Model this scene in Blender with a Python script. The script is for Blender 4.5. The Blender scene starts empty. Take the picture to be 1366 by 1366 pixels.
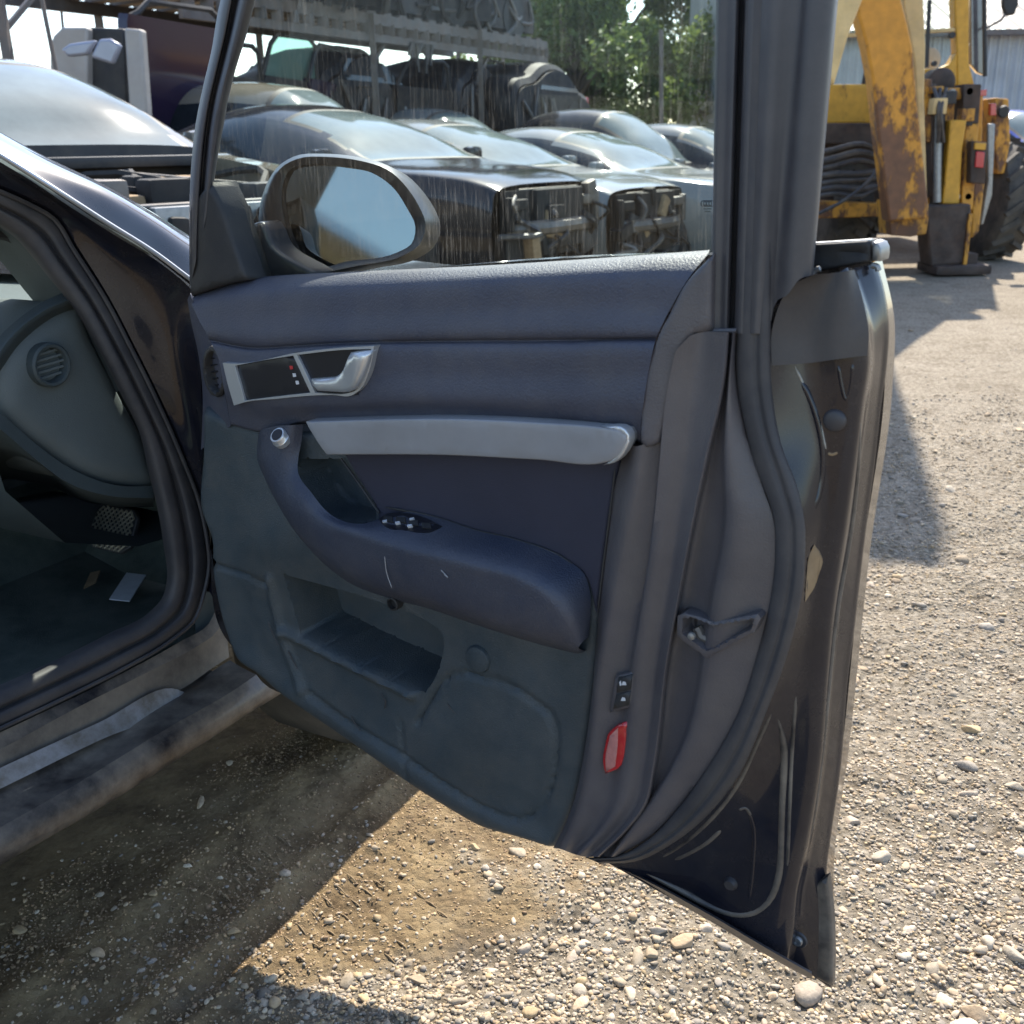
import bpy, bmesh, math, random
import numpy as np
from mathutils import Matrix, Vector
from mathutils.geometry import delaunay_2d_cdt

# ------------------------------------------------------------------ camera, sky, sun, exposure
scene = bpy.context.scene
rad = math.radians
CAM_H, PITCH, ROLL, FPX = 1.2, rad(19.5), rad(-1.2), 1366.0
cam = bpy.data.cameras.new('camera')
cam_ob = bpy.data.objects.new('camera', cam)
scene.collection.objects.link(cam_ob)
cam.sensor_width = 36.0
cam.lens = 36.0
cam.clip_start = 0.05
cam.clip_end = 2000.0
cam.dof.use_dof = True
cam.dof.focus_distance = 1.5
cam.dof.aperture_fstop = 9.0
cam_ob.matrix_world = Matrix.Translation((0, 0, CAM_H)) @ Matrix.Rotation(rad(90) - PITCH, 4, 'X') @ Matrix.Rotation(ROLL, 4, 'Z')
scene.camera = cam_ob

SUN_EL, SUN_AZ = rad(50), rad(14)          # azimuth to the right of straight ahead
world = bpy.data.worlds.new('World')
scene.world = world
world.use_nodes = True
wn = world.node_tree
for nd in list(wn.nodes):
    wn.nodes.remove(nd)
sky = wn.nodes.new('ShaderNodeTexSky')
sky.sky_type = 'NISHITA'
sky.sun_disc = False
sky.sun_elevation = SUN_EL
sky.sun_rotation = SUN_AZ
sky.air_density = 1.0
sky.dust_density = 0.9
sky.ozone_density = 1.0
bg = wn.nodes.new('ShaderNodeBackground')
bg.inputs['Strength'].default_value = 0.15
wo = wn.nodes.new('ShaderNodeOutputWorld')
wn.links.new(sky.outputs[0], bg.inputs['Color'])
wn.links.new(bg.outputs[0], wo.inputs['Surface'])

sun = bpy.data.lights.new('sun', 'SUN')
sun.energy = 4.4
sun.angle = rad(0.6)
sun.color = (1.0, 0.93, 0.82)
sun_ob = bpy.data.objects.new('sun', sun)
scene.collection.objects.link(sun_ob)
sun_ob.rotation_euler = (-(rad(90) - SUN_EL), 0, -SUN_AZ)
sun_ob.location = (4, 12, 14)

scene.view_settings.view_transform = 'Standard'
scene.view_settings.look = 'None'
scene.view_settings.gamma = 1.0
scene.view_settings.exposure = 1.32

# ------------------------------------------------------------------ helpers
random.seed(7)
rng = np.random.default_rng(11)
COL = scene.collection

_f = np.array([0, math.cos(PITCH), -math.sin(PITCH)])
_u0 = np.array([0, math.sin(PITCH), math.cos(PITCH)])
_r0 = np.array([1.0, 0, 0])
RT = _r0 * math.cos(ROLL) + _u0 * math.sin(ROLL)
UP = -_r0 * math.sin(ROLL) + _u0 * math.cos(ROLL)
CAMP = np.array([0, 0, CAM_H])


def rays(px):
    px = np.atleast_2d(np.asarray(px, float))
    return _f[None] + RT[None] * ((px[:, :1] - 683) / FPX) - UP[None] * ((px[:, 1:2] - 683) / FPX)


def hit(px, p0, n):
    d = rays(px)
    t = np.dot(np.asarray(p0) - CAMP, n) / (d @ np.asarray(n))
    return CAMP[None] + d * t[:, None]


def at_depth(px, py, Y):
    """point of the yard seen in that direction, Y metres ahead"""
    return hit([(px, py)], (0, Y, 0), (0, 1, 0))[0]


def on_ground(px, py, z=0.0):
    return hit([(px, py)], (0, 0, z), (0, 0, 1))[0]


class Plane:
    """a real plane in the yard: origin p0, axes ex (along), ez (up), en (towards the viewer side)"""
    def __init__(self, p0, ex):
        self.p0 = np.array(p0, float)
        ex = np.array(ex, float)
        self.ex = ex / np.linalg.norm(ex)
        self.ez = np.array([0, 0, 1.0])
        self.en = np.array([self.ex[1], -self.ex[0], 0])

    def pt(self, px, py, w=0.0):
        return hit([(px, py)], self.p0 + self.en * w, self.en)[0]

    def pts(self, px, w=0.0):
        px = np.asarray(px, float)
        w = np.broadcast_to(np.asarray(w, float), (len(px),))
        return np.array([self.pt(p[0], p[1], ww) for p, ww in zip(px, w)])

    def uv(self, P):
        P = np.asarray(P) - self.p0
        return np.stack([P @ self.ex, P @ self.ez], 1)

    def world(self, uv, w):
        uv = np.asarray(uv)
        w = np.broadcast_to(np.asarray(w, float), (len(uv),))
        return self.p0[None] + uv[:, :1] * self.ex + uv[:, 1:2] * self.ez + w[:, None] * self.en


def project(P):
    d = np.asarray(P) - CAMP
    z = d @ _f
    return np.stack([683 + FPX * (d @ RT) / z, 683 - FPX * (d @ UP) / z], 1)


def catmull(P, n, closed=False):
    P = np.asarray(P, float)
    if closed:
        P = np.vstack([P, P[:1]])
    seg = np.linalg.norm(np.diff(P, axis=0), axis=1)
    seg = np.maximum(seg, 1e-6)
    t = np.concatenate([[0], np.cumsum(seg)])
    if len(P) == 2:
        s = np.linspace(0, 1, n)[:, None]
        return P[0] * (1 - s) + P[1] * s
    # finite-difference tangents (non-uniform), Hermite
    m = np.zeros_like(P)
    dd = np.diff(P, axis=0) / seg[:, None]
    if closed:
        m[0] = m[-1] = (dd[0] * seg[-1] + dd[-1] * seg[0]) / (seg[0] + seg[-1])
    else:
        m[0], m[-1] = dd[0], dd[-1]
    for i in range(1, len(P) - 1):
        m[i] = (dd[i - 1] * seg[i] + dd[i] * seg[i - 1]) / (seg[i] + seg[i - 1])
    q = np.linspace(0, t[-1], n, endpoint=not closed)
    k = np.clip(np.searchsorted(t, q, 'right') - 1, 0, len(seg) - 1)
    h = seg[k][:, None]
    s = ((q - t[k]) / seg[k])[:, None]
    return ((2 * s**3 - 3 * s**2 + 1) * P[k] + (s**3 - 2 * s**2 + s) * h * m[k]
            + (-2 * s**3 + 3 * s**2) * P[k + 1] + (s**3 - s**2) * h * m[k + 1])


def outline_curve(pts, step):
    """closed smooth outline; a third value of 1 marks a sharp corner"""
    c = [i for i, p in enumerate(pts) if len(p) > 2]
    P = np.array([p[:2] for p in pts], float)
    if not c:
        L = np.linalg.norm(np.diff(np.vstack([P, P[:1]]), axis=0), axis=1).sum()
        return catmull(P, max(8, int(L / step)), True)
    out = []
    n = len(pts)
    for a, b in zip(c, c[1:] + [c[0] + n]):
        idx = [k % n for k in range(a, b + 1)]
        S = P[idx]
        L = np.linalg.norm(np.diff(S, axis=0), axis=1).sum()
        out.append(catmull(S, max(2, int(L / step) + 1))[:-1])
    return np.vstack(out)


def seg_dist(Q, P, closed=True):
    """distance of points Q to polyline P"""
    P = np.asarray(P, float)
    if closed:
        P = np.vstack([P, P[:1]])
    best = np.full(len(Q), 1e9)
    for a, b in zip(P[:-1], P[1:]):
        ab = b - a
        L = max(ab @ ab, 1e-12)
        t = np.clip(((Q - a) @ ab) / L, 0, 1)
        d = np.linalg.norm(Q - (a + t[:, None] * ab), axis=1)
        best = np.minimum(best, d)
    return best


def inside(Q, P):
    x, y = Q[:, 0], Q[:, 1]
    r = np.zeros(len(Q), bool)
    n = len(P)
    for i in range(n):
        x1, y1 = P[i]
        x2, y2 = P[(i + 1) % n]
        c = ((y1 > y) != (y2 > y))
        if abs(y2 - y1) > 1e-12:
            r ^= c & (x < (x2 - x1) * (y - y1) / (y2 - y1) + x1)
    return r


def smoothstep(x):
    x = np.clip(x, 0, 1)
    return x * x * (3 - 2 * x)


def link(name, verts, faces, mat, parent=None, smooth=True, angle=45, mats=None, midx=None):
    off = np.array(parent.matrix_world.translation) if parent is not None else np.zeros(3)
    if parent is not None:
        p = parent
        off = np.zeros(3)
        while p is not None:
            off = off + np.array(p.location)
            p = p.parent
    V = np.asarray(verts, float) - off
    me = bpy.data.meshes.new(name)
    me.from_pydata(V.tolist(), [], [tuple(int(i) for i in f) for f in faces])
    if mats:
        for m in mats:
            me.materials.append(m)
        if midx is not None:
            me.polygons.foreach_set('material_index', np.asarray(midx, np.int32))
    elif mat is not None:
        me.materials.append(mat)
    if smooth:
        me.polygons.foreach_set('use_smooth', np.ones(len(me.polygons), bool))
        me.set_sharp_from_angle(angle=rad(angle))
    me.update()
    ob = bpy.data.objects.new(name, me)
    COL.objects.link(ob)
    if parent is not None:
        ob.parent = parent
    return ob


def fix_normals(ob):
    bm = bmesh.new()
    bm.from_mesh(ob.data)
    bmesh.ops.recalc_face_normals(bm, faces=bm.faces)
    bm.to_mesh(ob.data)
    bm.free()
    return ob


def tag(o, label=None, cat=None, group=None, kind=None):
    if label: o['label'] = label
    if cat: o['category'] = cat
    if group: o['group'] = group
    if kind: o['kind'] = kind
    elif cat: o['kind'] = 'thing'
    return o


def empty(name, loc, label=None, cat=None, group=None):
    e = bpy.data.objects.new(name, None)
    e.empty_display_size = 0.1
    e.location = Vector(loc)
    COL.objects.link(e)
    return tag(e, label, cat, group)


class MB:
    """collects shapes into one mesh"""
    def __init__(self):
        self.v, self.f = [], []

    def add(self, V, F):
        o = len(self.v)
        self.v += [tuple(p) for p in V]
        self.f += [tuple(i + o for i in f) for f in F]
        return self

    def box(self, c, s, R=None, bev=0.0):
        c = np.array(c, float)
        h = np.array(s, float) / 2
        if bev <= 0:
            V = np.array([(x, y, z) for x in (-1, 1) for y in (-1, 1) for z in (-1, 1)]) * h
            F = [(0, 1, 3, 2), (4, 6, 7, 5), (0, 4, 5, 1), (2, 3, 7, 6), (0, 2, 6, 4), (1, 5, 7, 3)]
        else:
            bev = min(bev, h.min() * 0.9)
            bm = bmesh.new()
            bmesh.ops.create_cube(bm, size=1.0)
            for v in bm.verts:
                v.co = Vector((v.co.x * 2 * h[0], v.co.y * 2 * h[1], v.co.z * 2 * h[2]))
            bmesh.ops.bevel(bm, geom=bm.edges[:], offset=bev, segments=2, affect='EDGES', profile=0.6)
            bm.verts.index_update()
            V = np.array([v.co[:] for v in bm.verts])
            F = [tuple(v.index for v in f.verts) for f in bm.faces]
            bm.free()
        if R is not None:
            V = V @ np.asarray(R).T
        return self.add(V + c, F)

    def tube(self, P, r, n=8, cap=True):
        P = np.asarray(P, float)
        r = np.broadcast_to(np.asarray(r, float), (len(P),))
        T = np.gradient(P, axis=0)
        T /= np.maximum(np.linalg.norm(T, axis=1), 1e-9)[:, None]
        a = np.array([0, 0, 1.0]) if abs(T[0][2]) < 0.9 else np.array([1.0, 0, 0])
        V = []
        x = np.cross(T[0], a)
        x /= np.linalg.norm(x)
        for p, t, rr in zip(P, T, r):
            x = x - t * (x @ t)
            x /= max(np.linalg.norm(x), 1e-9)
            y = np.cross(t, x)
            for k in range(n):
                th = 2 * math.pi * k / n
                V.append(p + rr * (math.cos(th) * x + math.sin(th) * y))
        F = []
        for i in range(len(P) - 1):
            for k in range(n):
                F.append((i * n + k, i * n + (k + 1) % n, (i + 1) * n + (k + 1) % n, (i + 1) * n + k))
        if cap:
            F.append(tuple(range(n - 1, -1, -1)))
            F.append(tuple((len(P) - 1) * n + k for k in range(n)))
        return self.add(V, F)

    def bar(self, a, b, sx, sz):
        """square section bar from a to b"""
        a, b = np.array(a, float), np.array(b, float)
        t = b - a
        t /= np.linalg.norm(t)
        up = np.array([0, 0, 1.0]) if abs(t[2]) < 0.9 else np.array([0, 1.0, 0])
        x = np.cross(t, up)
        x /= np.linalg.norm(x)
        y = np.cross(x, t)
        V = [p + sx / 2 * i * x + sz / 2 * j * y for p in (a, b) for i, j in ((-1, -1), (1, -1), (1, 1), (-1, 1))]
        F = [(3, 2, 1, 0), (4, 5, 6, 7)] + [(k, (k + 1) % 4, 4 + (k + 1) % 4, 4 + k) for k in range(4)]
        return self.add(V, F)

    def lathe(self, c, axis, prof, n=24):
        """profile of (radius, distance along axis)"""
        axis = np.array(axis, float)
        axis /= np.linalg.norm(axis)
        a = np.array([0, 0, 1.0]) if abs(axis[2]) < 0.9 else np.array([1.0, 0, 0])
        x = np.cross(axis, a)
        x /= np.linalg.norm(x)
        y = np.cross(axis, x)
        V = []
        for r, d in prof:
            for k in range(n):
                th = 2 * math.pi * k / n
                V.append(np.array(c) + axis * d + r * (math.cos(th) * x + math.sin(th) * y))
        F = []
        for i in range(len(prof) - 1):
            for k in range(n):
                F.append((i * n + k, i * n + (k + 1) % n, (i + 1) * n + (k + 1) % n, (i + 1) * n + k))
        F.append(tuple(range(n - 1, -1, -1)))
        F.append(tuple((len(prof) - 1) * n + k for k in range(n)))
        return self.add(V, F)

    def grid(self, G):
        G = np.asarray(G)
        n, m = G.shape[:2]
        F = [(i * m + j, i * m + j + 1, (i + 1) * m + j + 1, (i + 1) * m + j) for i in range(n - 1) for j in range(m - 1)]
        return self.add(G.reshape(-1, 3), F)

    def prism(self, P, d):
        """closed outline P (3D) pushed along vector d"""
        P = np.asarray(P, float)
        n = len(P)
        V = np.vstack([P, P + np.asarray(d)])
        F = [tuple(range(n)), tuple(range(2 * n - 1, n - 1, -1))] + [(k, n + k, n + (k + 1) % n, (k + 1) % n) for k in range(n)]
        return self.add(V, F)

    def build(self, name, mat, parent=None, smooth=True, angle=40, bevel=0, seg=2):
        ob = link(name, self.v, self.f, mat, parent, smooth, angle)
        fix_normals(ob)
        if smooth:
            ob.data.set_sharp_from_angle(angle=rad(angle))
        if bevel:
            md = ob.modifiers.new('bevel', 'BEVEL')
            md.width = bevel
            md.segments = seg
            md.limit_method = 'ANGLE'
            md.angle_limit = rad(40)
        return ob


def loft_grid(curves, n=40, m=4, hard=()):
    """curves: list of 3D point lists; smooth across unless the curve index is in hard"""
    S = np.array([catmull(c, n) for c in curves])           # k,n,3
    if m <= 1:
        return S
    rows = []
    k = len(S)
    tan = np.zeros_like(S)
    for i in range(k):
        if i == 0: tan[i] = S[1] - S[0]
        elif i == k - 1: tan[i] = S[-1] - S[-2]
        else:
            d0 = np.linalg.norm(S[i] - S[i - 1], axis=1, keepdims=True) + 1e-6
            d1 = np.linalg.norm(S[i + 1] - S[i], axis=1, keepdims=True) + 1e-6
            tan[i] = ((S[i] - S[i - 1]) / d0 * d1 + (S[i + 1] - S[i]) / d1 * d0) / (d0 + d1)
            tan[i] /= 1.0
    for i in range(k - 1):
        L = np.linalg.norm(S[i + 1] - S[i], axis=1, keepdims=True) + 1e-6
        ta = (S[i + 1] - S[i]) if (i == 0 or i in hard) else tan[i] * L
        tb = (S[i + 1] - S[i]) if (i + 1 == k - 1 or i + 1 in hard) else tan[i + 1] * L
        for j in range(m):
            s = j / m
            rows.append((2 * s**3 - 3 * s**2 + 1) * S[i] + (s**3 - 2 * s**2 + s) * ta + (-2 * s**3 + 3 * s**2) * S[i + 1] + (s**3 - s**2) * tb)
    rows.append(S[-1])
    return np.array(rows)


def loft(name, curves, mat, parent, n=60, m=5, hard=(), angle=40, thick=0.0):
    G = loft_grid(curves, n, m, hard)
    ob = MB().grid(G).build(name, mat, parent, True, angle)
    if thick:
        md = ob.modifiers.new('thickness', 'SOLIDIFY')
        md.thickness = abs(thick)
        md.offset = -1 if thick > 0 else 1
    return ob


def patch(name, outline, mat, parent, plane, w=0.0, r=0.003, depth=0.012, res=0.012, hf=None, recess=(), angle=50, step=None):
    """moulded panel: traced outline on a plane, rounded border, side walls, relief hf(px, uv)"""
    step = step or 8
    opx = outline_curve(outline, step)
    ouv = plane.uv(plane.pts(opx, w))
    area = 0.5 * np.sum(ouv[:, 0] * np.roll(ouv[:, 1], -1) - np.roll(ouv[:, 0], -1) * ouv[:, 1])
    if area < 0:
        ouv = ouv[::-1]
    n = len(ouv)
    tan = np.roll(ouv, -1, 0) - np.roll(ouv, 1, 0)
    tan /= np.maximum(np.linalg.norm(tan, axis=1), 1e-9)[:, None]
    nrm = np.stack([-tan[:, 1], tan[:, 0]], 1)
    pts = [ouv]
    if r > 0:
        for k in (0.12, 0.45, 1.0):
            q = ouv + nrm * r * k
            ok = inside(q, ouv) & (seg_dist(q, ouv) > r * k * 0.92)
            pts.append(q[ok])
    lo, hi = ouv.min(0), ouv.max(0)
    gx = np.arange(lo[0], hi[0] + res, res)
    gy = np.arange(lo[1], hi[1] + res, res * 0.87)
    GX, GY = np.meshgrid(gx, gy)
    GX = GX + (np.arange(len(gy)) % 2)[:, None] * res * 0.5
    q = np.stack([GX.ravel(), GY.ravel()], 1)
    if len(q):
        q = q[inside(q, ouv)]
        if len(q):
            q = q[seg_dist(q, ouv) > max(r * 1.25, res * 0.45)]
    edges = []
    recs = []
    for rpx, rdep, wall in recess:
        rp = plane.uv(plane.pts(outline_curve(rpx, 6), w))
        a2 = 0.5 * np.sum(rp[:, 0] * np.roll(rp[:, 1], -1) - np.roll(rp[:, 0], -1) * rp[:, 1])
        if a2 < 0:
            rp = rp[::-1]
        tt = np.roll(rp, -1, 0) - np.roll(rp, 1, 0)
        tt /= np.maximum(np.linalg.norm(tt, axis=1), 1e-9)[:, None]
        nn = np.stack([-tt[:, 1], tt[:, 0]], 1)
        recs.append((rp, rdep, wall))
        if len(q):
            q = q[np.abs(np.where(inside(q, rp), 1, -1) * seg_dist(q, rp) - wall * 0.5) > wall * 0.75]
        for k in (0.0, 0.25, 0.5, 0.75, 1.0):
            qq = rp + nn * wall * k
            ok = inside(qq, ouv) & ((seg_dist(qq, rp) > wall * k * 0.9) if k else True)
            pts.append(qq[ok])
    pts.append(q)
    allp = np.vstack(pts)
    vv, ee, ff, _, _, _ = delaunay_2d_cdt([Vector(p) for p in allp], edges, [list(range(n))], 1, 1e-6)
    uv = np.array([v[:] for v in vv])
    d = seg_dist(uv, ouv)
    h = np.full(len(uv), float(w))
    if hf is not None:
        pp = project(plane.world(uv, w))
        h = h + hf(pp, uv)
    if r > 0:
        s = np.clip(1 - d / r, 0, 1)
        h = h - r * (1 - np.sqrt(np.maximum(0, 1 - s * s)))
    for rp, rdep, wall in recs:
        ins = inside(uv, rp)
        s = np.where(ins, seg_dist(uv, rp), 0) / wall
        h = h - rdep * smoothstep(s)
    V = plane.world(uv, h)
    F = [tuple(f) for f in ff]
    cnt = {}
    for f in F:
        for a, b in zip(f, f[1:] + f[:1]):
            cnt[(a, b)] = cnt.get((a, b), 0) + 1
    bound = [(a, b) for (a, b) in cnt if (b, a) not in cnt]
    V = V.tolist()
    mp = {}
    for a, b in bound:
        for k in (a, b):
            if k not in mp:
                mp[k] = len(V)
                V.append((np.array(V[k]) - plane.en * depth).tolist())
    for a, b in bound:
        F.append((b, a, mp[a], mp[b]))
    return link(name, V, F, mat, parent, True, angle)


def groove(line, width, depth):
    L = catmull(np.array(line, float), 40)
    return lambda pp: -depth * np.exp(-(seg_dist(pp, L, False) / width) ** 2)


# ------------------------------------------------------------------ materials
def mat(name, col, rough=0.5, metal=0.0, bump=0.0, bscale=300.0, var=0.0, vscale=6.0, dust=0.0, dcol=(0.30, 0.25, 0.18),
        dscale=9.0, coat=0.0, spec=0.5, stretch=(1, 1, 1), dthr=0.5):
    m = bpy.data.materials.new(name)
    m.use_nodes = True
    nt = m.node_tree
    b = nt.nodes['Principled BSDF']
    b.inputs['Roughness'].default_value = rough
    b.inputs['Metallic'].default_value = metal
    b.inputs['Coat Weight'].default_value = coat
    b.inputs['Coat Roughness'].default_value = 0.05
    b.inputs['Specular IOR Level'].default_value = spec
    tc = nt.nodes.new('ShaderNodeTexCoord')
    mp = nt.nodes.new('ShaderNodeMapping')
    mp.inputs['Scale'].default_value = stretch
    nt.links.new(tc.outputs['Object'], mp.inputs['Vector'])
    src = mp.outputs['Vector']
    c = None
    rgb = nt.nodes.new('ShaderNodeRGB')
    rgb.outputs[0].default_value = (*col, 1)
    c = rgb.outputs[0]

    def noise(scale, detail=4, rg=0.6):
        n = nt.nodes.new('ShaderNodeTexNoise')
        n.inputs['Scale'].default_value = scale
        n.inputs['Detail'].default_value = detail
        n.inputs['Roughness'].default_value = rg
        nt.links.new(src, n.inputs['Vector'])
        return n.outputs['Fac']

    def ramp(fac, a, b_):
        r = nt.nodes.new('ShaderNodeMapRange')
        r.inputs['From Min'].default_value = a
        r.inputs['From Max'].default_value = b_
        nt.links.new(fac, r.inputs['Value'])
        return r.outputs['Result']

    def mix(fac, a, b_):
        x = nt.nodes.new('ShaderNodeMix')
        x.data_type = 'RGBA'
        nt.links.new(fac, x.inputs['Factor'])
        nt.links.new(a, x.inputs[6])
        if isinstance(b_, tuple):
            x.inputs[7].default_value = (*b_, 1)
        else:
            nt.links.new(b_, x.inputs[7])
        return x.outputs[2]
    if var > 0:
        hi = tuple(min(1, v * (1 + var)) for v in col)
        lo = tuple(v * (1 - var) for v in col)
        rgb.outputs[0].default_value = (*lo, 1)
        c = mix(ramp(noise(vscale, 6), 0.3, 0.7), c, hi)
    if dust > 0:
        f = ramp(noise(dscale, 8, 0.7), dthr - 0.12, dthr + 0.22)
        mu = nt.nodes.new('ShaderNodeMath')
        mu.operation = 'MULTIPLY'
        mu.inputs[1].default_value = dust
        nt.links.new(f, mu.inputs[0])
        c = mix(mu.outputs[0], c, dcol)
        rr = nt.nodes.new('ShaderNodeMapRange')
        rr.inputs['To Min'].default_value = rough
        rr.inputs['To Max'].default_value = max(rough, 0.85)
        nt.links.new(mu.outputs[0], rr.inputs['Value'])
        nt.links.new(rr.outputs[0], b.inputs['Roughness'])
        if coat > 0:
            cr = nt.nodes.new('ShaderNodeMapRange')
            cr.inputs['To Min'].default_value = coat
            cr.inputs['To Max'].default_value = 0.0
            nt.links.new(mu.outputs[0], cr.inputs['Value'])
            nt.links.new(cr.outputs[0], b.inputs['Coat Weight'])
    nt.links.new(c, b.inputs['Base Color'])
    if bump > 0:
        bp = nt.nodes.new('ShaderNodeBump')
        bp.inputs['Strength'].default_value = bump
        bp.inputs['Distance'].default_value = 0.002
        nt.links.new(noise(bscale, 3), bp.inputs['Height'])
        nt.links.new(bp.outputs[0], b.inputs['Normal'])
    m.diffuse_color = (*col, 1)
    return m


TAN = (0.34, 0.27, 0.18)
M = dict(
    pad=mat('soft_trim', (0.046, 0.049, 0.072), 0.5, bump=0.6, bscale=380, var=0.14, vscale=5, dust=0.16, dcol=(0.2, 0.18, 0.15), dscale=14),
    card=mat('door_card_plastic', (0.034, 0.047, 0.055), 0.52, bump=0.5, bscale=450, var=0.22, vscale=7, dust=0.24, dcol=(0.17, 0.15, 0.12), dscale=16),
    column=mat('rear_trim_plastic', (0.074, 0.067, 0.072), 0.40, bump=0.3, bscale=450, var=0.16, vscale=6, dust=0.18, dcol=(0.2, 0.17, 0.14), dscale=15),
    fabric=mat('insert_cloth', (0.026, 0.026, 0.043), 0.8, bump=0.4, bscale=900, var=0.15, vscale=6),
    arm=mat('armrest_leather', (0.034, 0.041, 0.064), 0.46, bump=0.55, bscale=400, var=0.12, vscale=5, dust=0.14, dcol=(0.22, 0.19, 0.16), dscale=12),
    strip=mat('brushed_strip', (0.24, 0.24, 0.25), 0.40, 0.1, var=0.14, vscale=10, dust=0.25, dcol=(0.24, 0.21, 0.18), dscale=9),
    chrome=mat('satin_chrome', (0.52, 0.53, 0.54), 0.30, 0.6, var=0.1),
    gloss_black=mat('gloss_black_plastic', (0.010, 0.010, 0.014), 0.36, var=0.2),
    black=mat('matt_black_plastic', (0.014, 0.015, 0.018), 0.6, bump=0.2, bscale=500, var=0.2, dust=0.10),
    rubber=mat('seal_rubber', (0.035, 0.034, 0.038), 0.62, bump=0.1, bscale=300, var=0.18, vscale=9, dust=0.22, dcol=(0.20, 0.17, 0.14), dscale=13),
    frame=mat('window_frame_black', (0.034, 0.033, 0.039), 0.42, bump=0.06, var=0.18, vscale=7, dust=0.2, dcol=(0.18, 0.16, 0.14), dscale=12),
    paint=mat('black_car_paint', (0.006, 0.006, 0.010), 0.25, coat=1.0, var=0.2, dust=0.07, dcol=(0.22, 0.18, 0.13), dscale=8),
    paint_in=mat('inner_frame_paint', (0.008, 0.009, 0.016), 0.24, coat=0.45, spec=0.3, var=0.2, dust=0.10, dcol=(0.16, 0.12, 0.08), dscale=16),
    dull=mat('dull_dark_sheet', (0.016, 0.017, 0.022), 0.6, spec=0.25, var=0.3, vscale=3, dust=0.15),
    paint_dusty=mat('dusty_black_paint', (0.010, 0.010, 0.013), 0.4, coat=0.5, var=0.25, dust=0.75, dcol=(0.24, 0.20, 0.155), dscale=11, dthr=0.47),
    film=mat('matt_film', (0.030, 0.029, 0.033), 0.5, bump=0.1, bscale=200, var=0.2, vscale=9, dust=0.25, dcol=(0.16, 0.13, 0.10), dscale=10),
    ledge=mat('dusty_sill_ledge', (0.06, 0.05, 0.042), 0.8, bump=0.3, bscale=150, var=0.25, vscale=14, dust=0.85, dcol=(0.20, 0.165, 0.125), dscale=10, dthr=0.42),
    scuff=mat('scuff_plate', (0.33, 0.33, 0.34), 0.45, 0.1, var=0.15, vscale=12, dust=0.92, dcol=(0.125, 0.105, 0.08), dscale=15, dthr=0.44),
    red=mat('red_reflector', (0.42, 0.018, 0.022), 0.22, coat=0.6, var=0.1),
    red_pale=mat('pale_reflector_face', (0.42, 0.17, 0.15), 0.35, bump=0.5, bscale=420, var=0.15, vscale=60),
    white=mat('white_print', (0.55, 0.55, 0.56), 0.6),
    redprint=mat('red_print', (0.45, 0.03, 0.03), 0.6),
    alu=mat('grey_alloy', (0.28, 0.28, 0.27), 0.45, 0.7, var=0.2, vscale=30),
    tanpatch=mat('dry_mud', (0.26, 0.18, 0.10), 0.9, bump=0.3, bscale=200, var=0.2, vscale=30),
    carpet=mat('dark_carpet', (0.045, 0.062, 0.055), 0.95, bump=0.6, bscale=350, var=0.35, vscale=9, dust=0.4, dcol=(0.13, 0.125, 0.10), dscale=9),
    dash=mat('dashboard_plastic', (0.095, 0.112, 0.112), 0.6, bump=0.35, bscale=500, var=0.12),
    dash_low=mat('lower_dash_plastic', (0.045, 0.058, 0.060), 0.65, bump=0.3, bscale=500, var=0.15),
    paper=mat('worn_paper', (0.46, 0.48, 0.50), 0.8, var=0.1, vscale=30),
    pedal=mat('worn_pedal', (0.22, 0.20, 0.15), 0.55, 0.3, var=0.3, vscale=30),
    steel=mat('weathered_steel', (0.13, 0.12, 0.115), 0.6, 0.3, var=0.25, vscale=6, dust=0.3, dcol=(0.22, 0.12, 0.06)),
    tyre=mat('tyre_rubber', (0.028, 0.027, 0.026), 0.85, bump=0.4, bscale=60, var=0.3, dust=0.5, dcol=(0.20, 0.17, 0.13), dscale=4),
    engine=mat('engine_dirt', (0.014, 0.013, 0.012), 0.75, 0.1, bump=0.5, bscale=60, var=0.5, vscale=14, dust=0.2, dcol=(0.07, 0.055, 0.042), dscale=9),
    metal_raw=mat('dull_metal', (0.13, 0.125, 0.12), 0.5, 0.6, var=0.3, vscale=12, dust=0.4, dcol=(0.2, 0.15, 0.10)),
    screen=mat('dusty_windscreen', (0.13, 0.16, 0.16), 0.07, var=0.35, vscale=1.6, spec=0.3),
    side_glass=mat('dark_side_glass', (0.012, 0.015, 0.017), 0.15, var=0.3, coat=0.25, spec=0.3),
    red_lamp=mat('red_lamp', (0.45, 0.02, 0.03), 0.25, coat=0.8),
    blue=mat('blue_paint', (0.02, 0.05, 0.32), 0.35, coat=0.8),
    cream=mat('off_white_paint', (0.34, 0.32, 0.30), 0.5, var=0.1, dust=0.2),
    hose=mat('hydraulic_hose', (0.030, 0.029, 0.034), 0.45, var=0.3, vscale=10, dust=0.3),
)


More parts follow.
